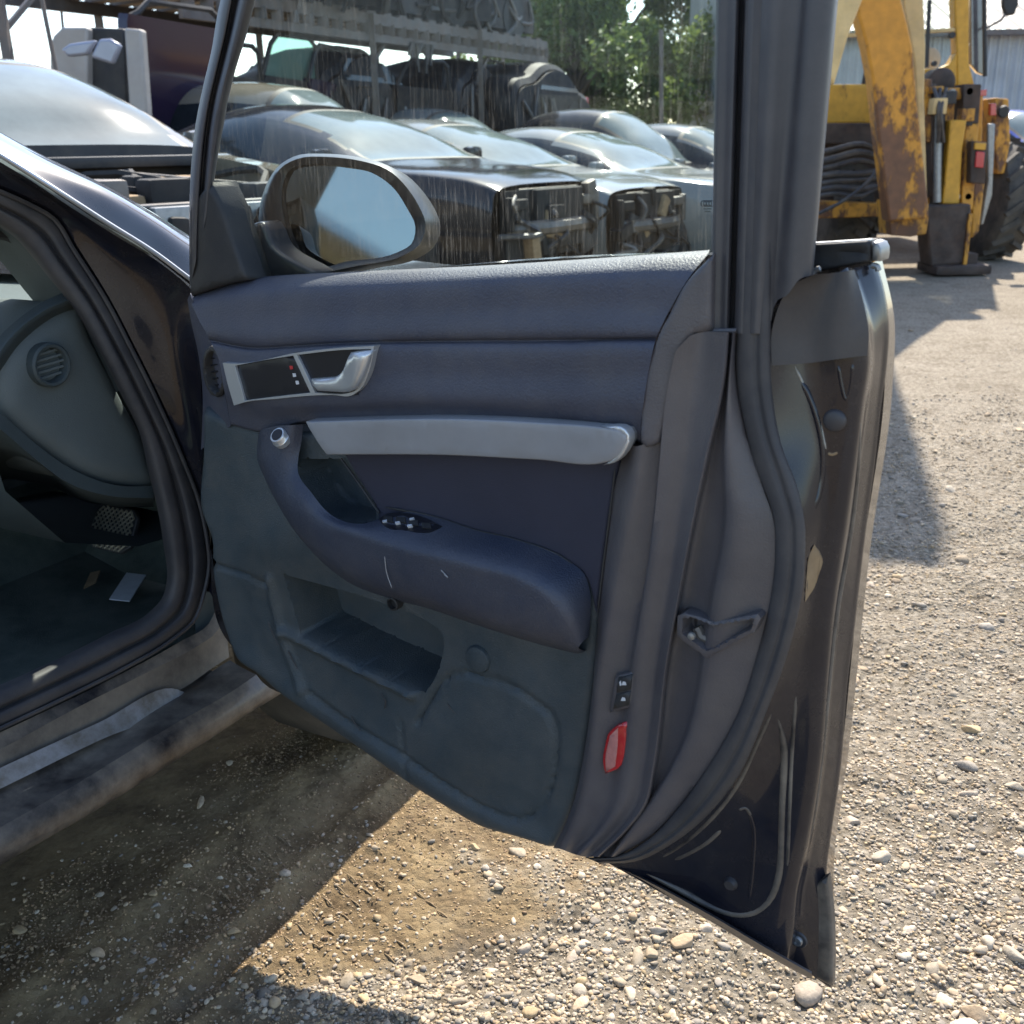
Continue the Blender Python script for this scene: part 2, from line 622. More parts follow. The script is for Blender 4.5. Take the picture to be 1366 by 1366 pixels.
def rust_mat(name, paint, rust=(0.085, 0.042, 0.026), z0=None, amount=0.5, zspan=0.5):
    m = bpy.data.materials.new(name)
    m.use_nodes = True
    nt = m.node_tree
    b = nt.nodes['Principled BSDF']
    b.inputs['Roughness'].default_value = 0.55
    geo = nt.nodes.new('ShaderNodeNewGeometry')
    n1 = nt.nodes.new('ShaderNodeTexNoise')
    n1.inputs['Scale'].default_value = 5.5
    n1.inputs['Detail'].default_value = 9
    n1.inputs['Roughness'].default_value = 0.72
    mp = nt.nodes.new('ShaderNodeMapping')
    mp.inputs['Scale'].default_value = (1.0, 1.0, 0.5)
    nt.links.new(geo.outputs['Position'], mp.inputs['Vector'])
    nt.links.new(mp.outputs[0], n1.inputs['Vector'])
    f = n1.outputs['Fac']
    if z0 is not None:
        sp = nt.nodes.new('ShaderNodeSeparateXYZ')
        nt.links.new(geo.outputs['Position'], sp.inputs[0])
        mr = nt.nodes.new('ShaderNodeMapRange')
        mr.inputs['From Min'].default_value = z0 + zspan / 2
        mr.inputs['From Max'].default_value = z0 - zspan / 2
        mr.inputs['To Min'].default_value = -0.22
        mr.inputs['To Max'].default_value = 0.14
        nt.links.new(sp.outputs['Z'], mr.inputs['Value'])
        ad = nt.nodes.new('ShaderNodeMath')
        nt.links.new(f, ad.inputs[0])
        nt.links.new(mr.outputs[0], ad.inputs[1])
        f = ad.outputs[0]
    th = nt.nodes.new('ShaderNodeMapRange')
    th.inputs['From Min'].default_value = 1 - amount - 0.03
    th.inputs['From Max'].default_value = 1 - amount + 0.05
    nt.links.new(f, th.inputs['Value'])
    n2 = nt.nodes.new('ShaderNodeTexNoise')
    n2.inputs['Scale'].default_value = 14
    n2.inputs['Detail'].default_value = 6
    nt.links.new(geo.outputs['Position'], n2.inputs['Vector'])

    def ramp2(a, c):
        r = nt.nodes.new('ShaderNodeMix')
        r.data_type = 'RGBA'
        nt.links.new(n2.outputs['Fac'], r.inputs['Factor'])
        r.inputs[6].default_value = (*a, 1)
        r.inputs[7].default_value = (*c, 1)
        return r.outputs[2]
    pa = ramp2(tuple(v * 0.62 for v in paint), tuple(v * 1.25 for v in paint))
    ru = ramp2(tuple(v * 0.45 for v in rust), (rust[0] * 1.9, rust[1] * 1.6, rust[2] * 1.3))
    mx = nt.nodes.new('ShaderNodeMix')
    mx.data_type = 'RGBA'
    nt.links.new(th.outputs[0], mx.inputs['Factor'])
    nt.links.new(pa, mx.inputs[6])
    nt.links.new(ru, mx.inputs[7])
    nt.links.new(mx.outputs[2], b.inputs['Base Color'])
    bp = nt.nodes.new('ShaderNodeBump')
    bp.inputs['Strength'].default_value = 0.5
    bp.inputs['Distance'].default_value = 0.01
    nt.links.new(th.outputs[0], bp.inputs['Height'])
    nt.links.new(bp.outputs[0], b.inputs['Normal'])
    return m


def glass_mat():
    m = bpy.data.materials.new('dusty_window_glass')
    m.use_nodes = True
    nt = m.node_tree
    for nd in list(nt.nodes):
        nt.nodes.remove(nd)
    out = nt.nodes.new('ShaderNodeOutputMaterial')
    tr = nt.nodes.new('ShaderNodeBsdfTransparent')
    tr.inputs[0].default_value = (0.80, 0.88, 0.85, 1)
    gl = nt.nodes.new('ShaderNodeBsdfGlossy')
    gl.inputs['Roughness'].default_value = 0.02
    fr = nt.nodes.new('ShaderNodeFresnel')
    fr.inputs['IOR'].default_value = 1.28
    m1 = nt.nodes.new('ShaderNodeMixShader')
    nt.links.new(fr.outputs[0], m1.inputs[0])
    nt.links.new(tr.outputs[0], m1.inputs[1])
    nt.links.new(gl.outputs[0], m1.inputs[2])
    # dried rain streaks: fine dirt, thin and upright
    tc = nt.nodes.new('ShaderNodeTexCoord')
    mp = nt.nodes.new('ShaderNodeMapping')
    mp.inputs['Scale'].default_value = (420, 420, 24)
    nt.links.new(tc.outputs['Object'], mp.inputs[0])
    n = nt.nodes.new('ShaderNodeTexNoise')
    n.inputs['Scale'].default_value = 1.0
    n.inputs['Detail'].default_value = 5
    n.inputs['Roughness'].default_value = 0.75
    nt.links.new(mp.outputs[0], n.inputs['Vector'])
    n2 = nt.nodes.new('ShaderNodeTexNoise')
    n2.inputs['Scale'].default_value = 11
    n2.inputs['Detail'].default_value = 6
    nt.links.new(tc.outputs['Object'], n2.inputs['Vector'])
    r1 = nt.nodes.new('ShaderNodeMapRange')
    r1.inputs['From Min'].default_value = 0.50
    r1.inputs['From Max'].default_value = 0.80
    nt.links.new(n.outputs['Fac'], r1.inputs['Value'])
    r2 = nt.nodes.new('ShaderNodeMapRange')
    r2.inputs['From Min'].default_value = 0.36
    r2.inputs['From Max'].default_value = 0.75
    r2.inputs['To Min'].default_value = 0.05
    r2.inputs['To Max'].default_value = 0.26
    nt.links.new(n2.outputs['Fac'], r2.inputs['Value'])
    mu = nt.nodes.new('ShaderNodeMath')
    mu.operation = 'MULTIPLY_ADD'
    mu.inputs[2].default_value = 0.006
    nt.links.new(r1.outputs[0], mu.inputs[0])
    nt.links.new(r2.outputs[0], mu.inputs[1])
    tl = nt.nodes.new('ShaderNodeBsdfTranslucent')
    tl.inputs[0].default_value = (0.55, 0.53, 0.48, 1)
    df = nt.nodes.new('ShaderNodeBsdfDiffuse')
    df.inputs[0].default_value = (0.5, 0.48, 0.43, 1)
    ms = nt.nodes.new('ShaderNodeMixShader')
    ms.inputs[0].default_value = 0.5
    nt.links.new(tl.outputs[0], ms.inputs[1])
    nt.links.new(df.outputs[0], ms.inputs[2])
    m2 = nt.nodes.new('ShaderNodeMixShader')
    nt.links.new(mu.outputs[0], m2.inputs[0])
    nt.links.new(m1.outputs[0], m2.inputs[1])
    nt.links.new(ms.outputs[0], m2.inputs[2])
    nt.links.new(m2.outputs[0], out.inputs['Surface'])
    return m


def mirror_mat():
    m = bpy.data.materials.new('mirror_glass')
    m.use_nodes = True
    b = m.node_tree.nodes['Principled BSDF']
    b.inputs['Base Color'].default_value = (0.44, 0.42, 0.40, 1)
    b.inputs['Metallic'].default_value = 1.0
    b.inputs['Roughness'].default_value = 0.07
    return m


M['glass'] = glass_mat()
M['mirror'] = mirror_mat()

# ------------------------------------------------------------------ ground
def vnoise(x, y, seed=0):
    def h(i, j):
        n = (i.astype(np.int64) * 374761393 + j.astype(np.int64) * 668265263 + seed * 982451653) & 0x7fffffff
        n = ((n ^ (n >> 13)) * 1274126177) & 0x7fffffff
        return ((n ^ (n >> 16)) & 0xffff) / 65535.0
    xi, yi = np.floor(x), np.floor(y)
    fx, fy = x - xi, y - yi
    fx, fy = fx * fx * (3 - 2 * fx), fy * fy * (3 - 2 * fy)
    a, b = h(xi, yi), h(xi + 1, yi)
    c, d = h(xi, yi + 1), h(xi + 1, yi + 1)
    return (a * (1 - fx) + b * fx) * (1 - fy) + (c * (1 - fx) + d * fx) * fy - 0.5


def dirt_amount(x, y):
    """1 = packed dirt by the car, 0 = loose gravel"""
    e = 0.10 - 0.9 * np.exp(-(np.clip(y, 0.6, 9) - 1.15) / 0.12) - x
    e = np.maximum(e, -0.44 - x) + 0.02 + 0.16 * vnoise(x * 3.1, y * 3.1, 5) + 0.28 * vnoise(x * 8, y * 8, 6) + 0.2 * vnoise(x * 21, y * 21, 16)
    return smoothstep(e / 0.30 + 0.5)


def ground_z(x, y):
    near = np.exp(-np.maximum(0, y - 4) / 3)
    d = dirt_amount(x, y)
    z = 0.022 * vnoise(x * 1.3, y * 1.3, 1) * near
    z = z + near * (1 - 0.75 * d) * (0.026 * vnoise(x * 7, y * 7, 2) + 0.010 * vnoise(x * 24, y * 24, 3) + 0.007 * vnoise(x * 55, y * 55, 4))
    z = z + near * d * (0.009 * vnoise(x * 11, y * 11, 7) + 0.006 * vnoise(x * 33, y * 33, 8) * (vnoise(x * 5, y * 5, 12) > -0.05))
    # wheel ruts along the car
    cx, cy = math.sin(rad(29)), math.cos(rad(29))
    s = (x + 0.476) * cy - (y - 1.53) * cx
    a = (x + 0.476) * cx + (y - 1.53) * cy
    for s0, dz, wd in ((0.02, -0.012, 0.035), (0.085, 0.010, 0.016), (0.14, -0.008, 0.02), (0.175, 0.008, 0.012), (-0.1, 0.012, 0.03)):
        z = z + dz * np.exp(-((s - s0 - 0.02 * vnoise(a * 2, s * 0, 9)) / wd) ** 2) * near * smoothstep((0.9 - a) / 0.5)
    tread = (np.abs(((a * 24 + s * 10) % 1) - 0.5) < 0.16) & (s > 0.19) & (s < 0.27) & (a < 0.25)
    z = z - 0.004 * tread * near
    return z


def axis(a, b, fine, far_a, far_b, g=1.13):
    v = list(np.arange(a, b, fine))
    st = fine
    while v[-1] < far_b:
        st *= g
        v.append(v[-1] + st)
    st = fine
    lo = [a]
    while lo[-1] > far_a:
        st *= g
        lo.append(lo[-1] - st)
    return np.array(lo[:0:-1] + v)


xs = axis(-1.0, 1.6, 0.009, -420, 420)
ys = axis(0.75, 3.1, 0.010, -60, 900)
GX, GY = np.meshgrid(xs, ys)
GZ = ground_z(GX.ravel(), GY.ravel())
gv = np.stack([GX.ravel(), GY.ravel(), GZ], 1)
ny, nx = GX.shape
ii = np.arange((ny - 1) * nx).reshape(ny - 1, nx)[:, :-1].ravel()
gf = np.stack([ii, ii + 1, ii + nx + 1, ii + nx], 1)


def ground_mat():
    m = bpy.data.materials.new('yard_ground')
    m.use_nodes = True
    nt = m.node_tree
    b = nt.nodes['Principled BSDF']
    b.inputs['Roughness'].default_value = 0.95
    b.inputs['Specular IOR Level'].default_value = 0.2
    geo = nt.nodes.new('ShaderNodeNewGeometry')
    at = nt.nodes.new('ShaderNodeAttribute')
    at.attribute_name = 'dirt'

    def noise(s, d=6, r=0.65):
        n = nt.nodes.new('ShaderNodeTexNoise')
        n.inputs['Scale'].default_value = s
        n.inputs['Detail'].default_value = d
        n.inputs['Roughness'].default_value = r
        nt.links.new(geo.outputs['Position'], n.inputs['Vector'])
        return n.outputs['Fac']

    def ramp(f, stops):
        r = nt.nodes.new('ShaderNodeValToRGB')
        el = r.color_ramp.elements
        while len(el) < len(stops):
            el.new(0.5)
        for e, (p, c) in zip(el, stops):
            e.position = p
            e.color = (*c, 1)
        nt.links.new(f, r.inputs[0])
        return r.outputs[0]
    grav = ramp(noise(46, 8, 0.75), [(0.32, (0.10, 0.08, 0.055)), (0.45, (0.25, 0.21, 0.155)), (0.58, (0.37, 0.32, 0.25)), (0.72, (0.50, 0.44, 0.36))])
    dirt = ramp(noise(9, 9, 0.72), [(0.30, (0.13, 0.092, 0.056)), (0.46, (0.25, 0.18, 0.10)), (0.6, (0.35, 0.26, 0.145)), (0.74, (0.42, 0.33, 0.21))])
    big = ramp(noise(1.1, 4), [(0.35, (0.80, 0.78, 0.75)), (0.65, (1, 1, 1))])
    mid = ramp(noise(6.5, 6, 0.7), [(0.36, (0.74, 0.72, 0.70)), (0.5, (0.95, 0.95, 0.95)), (0.64, (1, 1, 1))])
    mx = nt.nodes.new('ShaderNodeMix')
    mx.data_type = 'RGBA'
    nt.links.new(at.outputs['Fac'], mx.inputs['Factor'])
    nt.links.new(grav, mx.inputs[6])
    nt.links.new(dirt, mx.inputs[7])
    mu = nt.nodes.new('ShaderNodeMix')
    mu.data_type = 'RGBA'
    mu.blend_type = 'MULTIPLY'
    mu.inputs['Factor'].default_value = 1.0
    nt.links.new(mx.outputs[2], mu.inputs[6])
    nt.links.new(big, mu.inputs[7])
    mu2 = nt.nodes.new('ShaderNodeMix')
    mu2.data_type = 'RGBA'
    mu2.blend_type = 'MULTIPLY'
    mu2.inputs['Factor'].default_value = 1.0
    nt.links.new(mu.outputs[2], mu2.inputs[6])
    nt.links.new(mid, mu2.inputs[7])
    nt.links.new(mu2.outputs[2], b.inputs['Base Color'])
    v = nt.nodes.new('ShaderNodeTexVoronoi')
    v.inputs['Scale'].default_value = 60
    nt.links.new(geo.outputs['Position'], v.inputs['Vector'])
    ad = nt.nodes.new('ShaderNodeMath')
    ad.operation = 'SUBTRACT'
    nt.links.new(noise(90, 8, 0.8), ad.inputs[0])
    nt.links.new(v.outputs['Distance'], ad.inputs[1])
    bp = nt.nodes.new('ShaderNodeBump')
    bp.inputs['Strength'].default_value = 0.85
    bp.inputs['Distance'].default_value = 0.012
    nt.links.new(ad.outputs[0], bp.inputs['Height'])
    nt.links.new(bp.outputs[0], b.inputs['Normal'])
    return m


ground = link('ground', gv, gf, ground_mat(), None, True, 180)
tag(ground, kind='structure')
ground['label'] = 'sunlit dusty gravel and packed dirt ground of the yard'
da = ground.data.attributes.new('dirt', 'FLOAT', 'POINT')
da.data.foreach_set('value', dirt_amount(gv[:, 0], gv[:, 1]).astype(np.float32))


def stone_mat(name='river_stone'):
    m = bpy.data.materials.new(name)
    m.use_nodes = True
    nt = m.node_tree
    b = nt.nodes['Principled BSDF']
    b.inputs['Roughness'].default_value = 0.85
    at = nt.nodes.new('ShaderNodeAttribute')
    at.attribute_name = 'stone_colour'
    n = nt.nodes.new('ShaderNodeTexNoise')
    n.inputs['Scale'].default_value = 160
    n.inputs['Detail'].default_value = 5
    geo = nt.nodes.new('ShaderNodeNewGeometry')
    nt.links.new(geo.outputs['Position'], n.inputs['Vector'])
    mr = nt.nodes.new('ShaderNodeMapRange')
    mr.inputs['To Min'].default_value = 0.6
    mr.inputs['To Max'].default_value = 1.35
    nt.links.new(n.outputs['Fac'], mr.inputs['Value'])
    mu = nt.nodes.new('ShaderNodeMix')
    mu.data_type = 'RGBA'
    mu.blend_type = 'MULTIPLY'
    mu.inputs['Factor'].default_value = 1
    nt.links.new(at.outputs['Color'], mu.inputs[6])
    nt.links.new(mr.outputs[0], mu.inputs[7])
    nt.links.new(mu.outputs[2], b.inputs['Base Color'])
    bp = nt.nodes.new('ShaderNodeBump')
    bp.inputs['Strength'].default_value = 0.4
    bp.inputs['Distance'].default_value = 0.003
    nt.links.new(n.outputs['Fac'], bp.inputs['Height'])
    nt.links.new(bp.outputs[0], b.inputs['Normal'])
    return m


M['stone'] = stone_mat()
STONE_COLS = np.array([(0.33, 0.27, 0.19), (0.38, 0.33, 0.25), (0.29, 0.25, 0.19), (0.24, 0.22, 0.19), (0.40, 0.36, 0.29), (0.31, 0.24, 0.16), (0.22, 0.20, 0.17), (0.35, 0.30, 0.24), (0.32, 0.25, 0.15), (0.30, 0.26, 0.20), (0.34, 0.28, 0.20)])


def ico(sub):
    bm = bmesh.new()
    bmesh.ops.create_icosphere(bm, subdivisions=sub, radius=1.0)
    bm.verts.index_update()
    V = np.array([v.co[:] for v in bm.verts])
    F = np.array([[v.index for v in f.verts] for f in bm.faces])
    bm.free()
    return V, F


ICO = {1: ico(1), 2: ico(2), 3: ico(3)}


def stones_mesh(name, P, R, sub, parent=None, seed=0, sink=0.25):
    r_ = np.random.default_rng(seed)
    V0, F0 = ICO[sub]
    n, k = len(P), len(V0)
    sc = np.stack([r_.uniform(0.75, 1.45, n), r_.uniform(0.7, 1.1, n), r_.uniform(0.4, 0.75, n)], 1) * R[:, None]
    # lumpiness: a few random planes cut the ball, pieces come out angular or rounded
    W = np.repeat(V0[None], n, 0)
    for _ in range(8):
        d = r_.normal(size=(n, 3))
        d /= np.linalg.norm(d, axis=1)[:, None]
        off = r_.uniform(0.34, 0.88, n)
        s = np.einsum('nkj,nj->nk', W, d) - off[:, None]
        W = W - np.maximum(s, 0)[..., None] * d[:, None] * 0.85
    W = W * sc[:, None]
    az, ti = r_.uniform(0, 2 * math.pi, n), r_.normal(0, 0.25, n)
    c, s = np.cos(ti), np.sin(ti)
    y, z = W[..., 1] * c[:, None] - W[..., 2] * s[:, None], W[..., 1] * s[:, None] + W[..., 2] * c[:, None]
    x = W[..., 0]
    c, s = np.cos(az)[:, None], np.sin(az)[:, None]
    X, Y = x * c - y * s, x * s + y * c
    V = np.stack([X + P[:, :1], Y + P[:, 1:2], z + P[:, 2:3] + (sc[:, 2] * (1 - 2 * sink))[:, None]], 2).reshape(-1, 3)
    F = (F0[None] + (np.arange(n) * k)[:, None, None]).reshape(-1, 3)
    ci = r_.integers(0, len(STONE_COLS), n)
    colr = STONE_COLS[ci] * r_.uniform(0.75, 1.3, (n, 1)) * np.array([1.08, 1.02, 0.96])
    me = bpy.data.meshes.new(name)
    me.vertices.add(len(V))
    me.vertices.foreach_set('co', V.astype(np.float32).ravel())
    me.loops.add(len(F) * 3)
    me.loops.foreach_set('vertex_index', F.astype(np.int32).ravel())
    me.polygons.add(len(F))
    me.polygons.foreach_set('loop_start', np.arange(0, len(F) * 3, 3, dtype=np.int32))
    me.polygons.foreach_set('use_smooth', np.ones(len(F), bool))
    me.update(calc_edges=True)
    a = me.attributes.new('stone_colour', 'FLOAT_COLOR', 'POINT')
    a.data.foreach_set('color', np.hstack([np.repeat(colr, k, 0), np.ones((n * k, 1))]).astype(np.float32).ravel())
    me.materials.append(M['stone'])
    ob = bpy.data.objects.new(name, me)
    COL.objects.link(ob)
    return ob


def scatter(n, y0, y1, seed, keep_dirt):
    r_ = np.random.default_rng(seed)
    y = y0 * (y1 / y0) ** r_.uniform(0, 1, n)
    x = r_.uniform(-0.62, 0.66, n) * y + r_.uniform(-0.1, 0.1, n)
    d = dirt_amount(x, y)
    cl = vnoise(x * 4, y * 4, seed) + 0.5
    ok = r_.uniform(0, 1, n) < np.where(d > 0.5, keep_dirt * (0.1 + 3.2 * cl ** 3), (1 - d) * (0.35 + 0.65 * cl) + keep_dirt)
    # nothing lies inside the car
    cx, cy = math.sin(rad(29)), math.cos(rad(29))
    s = (x + 0.476) * cy - (y - 1.53) * cx
    ok &= s > -0.35
    x, y = x[ok], y[ok]
    return np.stack([x, y, ground_z(x, y)], 1)


P = scatter(125000, 0.95, 5.0, 21, 0.06)
g1 = stones_mesh('gravel', P, rng.gamma(2.2, 0.0009, len(P)) + 0.0013 + 0.0005 * P[:, 1], 1, seed=3, sink=0.38)
tag(g1, 'fine pale gravel chips covering the sunlit yard', 'gravel', kind='stuff')
P = scatter(4200, 0.95, 7.0, 22, 0.025)
g2 = stones_mesh('coarse_gravel', P, rng.gamma(2.6, 0.0021, len(P)) + 0.003, 2, seed=4, sink=0.46)
tag(g2, 'coarse mixed gravel stones scattered over the yard', 'gravel', kind='stuff')

r9 = np.random.default_rng(31)
gy_ = r9.uniform(0.95, 2.3, 60000)
gx_ = r9.uniform(-0.85, 0.25, 60000)
ok_ = (dirt_amount(gx_, gy_) > 0.35) & (r9.uniform(0, 1, 60000) < 0.25 + 0.9 * np.clip(vnoise(gx_ * 6, gy_ * 6, 41) + 0.45, 0, 1) ** 2)
ok_ &= ((gx_ + 0.476) * math.cos(rad(29)) - (gy_ - 1.53) * math.sin(rad(29))) > -0.3
gx_, gy_ = gx_[ok_][:30000], gy_[ok_][:30000]
keep_cols = STONE_COLS
STONE_COLS = np.array([(0.26, 0.185, 0.105), (0.32, 0.235, 0.135), (0.20, 0.14, 0.085), (0.36, 0.28, 0.18)])
g3 = stones_mesh('dirt_crumbs', np.stack([gx_, gy_, ground_z(gx_, gy_)], 1), r9.gamma(2.0, 0.0006, len(gx_)) + 0.0007, 1, seed=6, sink=0.35)
STONE_COLS = keep_cols
tag(g3, 'fine brown dirt crumbs over the packed earth beside the car', 'dirt', kind='stuff')

# the bigger pebbles one can pick out, each at its place on the ground
PEBBLES = [
    (690, 1140, 0.019, 'white angular pebble just under the bottom edge of the door trim'),
    (633, 1137, 0.011, 'small round tan pebble left of the white pebble under the door'),
    (658, 1183, 0.012, 'round grey pebble below the white pebble under the door'),
    (545, 1283, 0.012, 'dark round pebble in the tan dirt patch'),
    (556, 1308, 0.015, 'pale flat pebble beside the dark one in the dirt patch'),
    (405, 1330, 0.013, 'oblong grey pebble at the lower corner of the lit dirt'),
    (486, 1335, 0.012, 'upright slender grey pebble in the lit dirt near the picture edge'),
    (312, 1247, 0.014, 'pale oval pebble lying in the car shadow'),
    (447, 988, 0.017, 'light stone on the shaded dirt right behind the sill end'),
    (408, 962, 0.011, 'small white stone on the shaded dirt under the door front'),
    (912, 1260, 0.022, 'large pale round cobble under the lower door corner'),
    (942, 1240, 0.020, 'long tan cobble touching the door bottom edge'),
    (868, 1275, 0.014, 'brown cobble left of the pale round one below the door'),
    (820, 1230, 0.012, 'grey pebble below the curved seal at the door bottom'),
    (878, 1248, 0.016, 'grey-brown cobble just below the hem of the door'),
    (1138, 1095, 0.020, 'smooth tan cobble close beside the door edge'),
    (1175, 1140, 0.022, 'large rounded cobble right of the door corner'),
    (1292, 1055, 0.020, 'yellowish egg shaped pebble on the right gravel'),
    (1296, 970, 0.022, 'pale grey boulder-like pebble high on the right gravel'),
    (1288, 1015, 0.022, 'flat slab-like stone on the right gravel'),
    (1352, 1040, 0.020, 'grey stone at the right picture edge'),
    (1320, 1250, 0.018, 'pinkish pebble in the lower right gravel'),
    (1356, 1270, 0.020, 'pale stone at the lower right picture edge'),
    (1170, 1308, 0.014, 'tan pebble right of the door tip'),
    (1300, 1345, 0.020, 'flat pale stone in the bottom right corner'),
    (1262, 1325, 0.015, 'narrow tan stone near the bottom right corner'),
    (1158, 1070, 0.012, 'small white pebble next to the smooth tan cobble'),
    (1220, 1150, 0.012, 'light pebble between the cobble and the right gravel'),
    (1190, 1040, 0.013, 'dark flat pebble in the gravel above the tan cobble'),
    (1240, 1180, 0.012, 'brown rounded pebble in the middle of the right gravel'),
]
for i, (px, py, r0, lab) in enumerate(PEBBLES):
    p = on_ground(px, py)
    p[2] = ground_z(np.array([p[0]]), np.array([p[1]]))[0]
    ob = stones_mesh('pebble', np.array([[0, 0, 0.0]]), np.array([r0 * 0.85]), 3, seed=100 + i, sink=0.36)
    ob.location = Vector(p)
    tag(ob, lab, 'pebble', 'larger pebbles in the gravel')

# tyre tread ribs pressed up in the lit dirt
tm = MB()
for (px, py) in ((505, 1180), (490, 1193), (476, 1209), (460, 1222), (442, 1243), (420, 1260), (402, 1281), (385, 1299), (535, 1262), (520, 1278), (560, 1195), (575, 1208), (590, 1222), (548, 1240), (470, 1176), (455, 1190), (438, 1205), (420, 1222), (402, 1240), (386, 1258), (300, 1190), (318, 1172), (336, 1154), (356, 1136), (376, 1116)):
    a = on_ground(px - 7, py - 5)
    b_ = on_ground(px + 7, py + 5)
    for q in (a, b_):
        q[2] = ground_z(np.array([q[0]]), np.array([q[1]]))[0] + 0.001
    c_ = (a + b_) / 2
    c_[2] += 0.002
    tm.tube([a, c_, b_], [0.0006, 0.0018, 0.0006], 6)
tt = tm.build('tread_ribs', mat('dirt_rib', (0.24, 0.17, 0.095), 0.95, bump=0.5, bscale=200, var=0.2, vscale=60))
tag(tt, 'row of small raised tyre tread marks pressed in the tan dirt', 'tread marks', kind='stuff')

# ------------------------------------------------------------------ the open car door
SC = 0.9
DA = np.array([-0.505, 1.61, 0]) * SC
DB = np.array([0.355, 1.02, 0]) * SC
DP = Plane(DA, DB - DA)
door = empty('car_door', DA, 'open black car front door with dark blue-grey trim, seen from its inside', 'car door')


def dpts(px, w):
    return DP.pts(px, w)


def dcurve(px, w):
    return DP.pts(px, w)


# --- painted shell: inner frame and shut face
SEAL_OUT = [(1028, 440), (1028, 474), (1030, 520), (1043, 595), (1064, 651), (1074, 702), (1074, 740), (1071, 785), (1062, 830), (1043, 895), (1024, 944), (985, 1035), (944, 1087), (897, 1125), (847, 1149), (812, 1152)]
OUT_EDGE = [(1169, 352), (1180, 390), (1186, 433), (1184, 479), (1178, 530), (1169, 610), (1156, 702), (1141, 830), (1132, 905), (1121, 1029), (1108, 1120), (1103, 1160), (1103, 1185), (1108, 1215), (1110, 1260), (1110, 1318)]
MID = [(1128, 358), (1140, 390), (1152, 430), (1156, 478), (1148, 540), (1138, 620), (1126, 705), (1110, 810), (1100, 905), (1090, 1020), (1076, 1110), (1066, 1160), (1060, 1190), (1058, 1215), (1055, 1250), (1048, 1282)]
c0 = dcurve(SEAL_OUT, -0.012)
mid_ = dcurve(MID, -0.045)
mid2 = dcurve([(p[0] + 10, p[1]) for p in MID], -0.072)
oc = dcurve(OUT_EDGE, -0.105)
oi = dcurve([(p[0] - 7, p[1] + (-3 if k == len(OUT_EDGE) - 1 else 0)) for k, p in enumerate(OUT_EDGE)], -0.095)
inner1 = dcurve([((a[0] * 0.62 + b[0] * 0.38), (a[1] * 0.62 + b[1] * 0.38)) for a, b in zip(SEAL_OUT, MID)], -0.034)
shell = loft('inner_frame', [c0, inner1, mid_, mid2, oi, oc, oc - DP.en * 0.012 - DP.ex * 0.004], M['paint_in'], door, n=90, m=5, hard=(1, 3, 4), angle=50)

# outer skin behind everything
SKIN = [(262, 400, 1), (500, 366), (945, 340), (1165, 350, 1), (1182, 430), (1180, 520), (1150, 745), (1120, 1030), (1102, 1170), (1106, 1305, 1), (850, 1168), (640, 1080), (470, 980), (360, 905, 1), (300, 850), (280, 700), (268, 560)]
patch('outer_skin', SKIN, M['paint'], door, DP, w=-0.105, r=0.0, depth=0.03, res=0.05)

# bottom hem and pointed rear corner
hem0 = [(806, 1146), (850, 1166), (944, 1216), (1040, 1272), (1083, 1296)]
hem1 = [(818, 1154), (850, 1173), (944, 1227), (1040, 1284), (1083, 1307)]
loft('bottom_hem', [dcurve(hem0, -0.02), dcurve([(p[0], p[1] + 3) for p in hem0], -0.014), dcurve([(p[0], p[1] - 2) for p in hem1], -0.03), dcurve(hem1, -0.045), dcurve(hem1, -0.09)], M['frame'], door, n=30, m=2, hard=(1, 2, 3))
patch('rear_corner', [(1056, 1206, 1), (1080, 1185), (1103, 1172, 1), (1109, 1230), (1110, 1318, 1), (1082, 1302), (1020, 1262, 1)], M['paint_dusty'], door, DP, w=-0.088, r=0.004, depth=0.01)


def rib(px, w, r, name='pressed_rib', m=None, parent=door, n=40, taper=True):
    P = catmull(DP.pts(px, w), n)
    rr = np.full(n, r)
    if taper:
        k = np.linspace(0, 1, n)
        rr = r * np.clip(np.minimum(k, 1 - k) * 14 + 0.12, 0, 1)
    return MB().tube(P, rr, 8).build(name, m or M['paint_dusty'], parent)


SHELL_G = loft_grid([c0, inner1, mid_, mid2, oi, oc], 90, 5, (1, 3, 4)).reshape(-1, 3)
SHELL_PX = project(SHELL_G)


def on_shell(px, sink):
    out = []
    for x, y in catmull(np.array(px, float), 40):
        d = np.hypot(SHELL_PX[:, 0] - x, SHELL_PX[:, 1] - y)
        k = np.argsort(d)[:4]
        w_ = 1 / (d[k] + 0.5)
        dep = ((SHELL_G[k] - DA) @ DP.en * w_).sum() / w_.sum()
        out.append(DP.pt(x, y, dep - sink))
    return np.array(out)


def fold(px, r, name='pressed_rib', m=None):
    """low pressed ridge lying in the sheet metal"""
    P = on_shell(px, r * 0.55)
    for _ in range(12):
        P[1:-1] = (P[:-2] + P[1:-1] * 2 + P[2:]) / 4
    k = np.linspace(0, 1, len(P))
    return MB().tube(P, r * np.clip(np.minimum(k, 1 - k) * 9 + 0.15, 0, 1), 10).build(name, m or M['paint_in'], door)


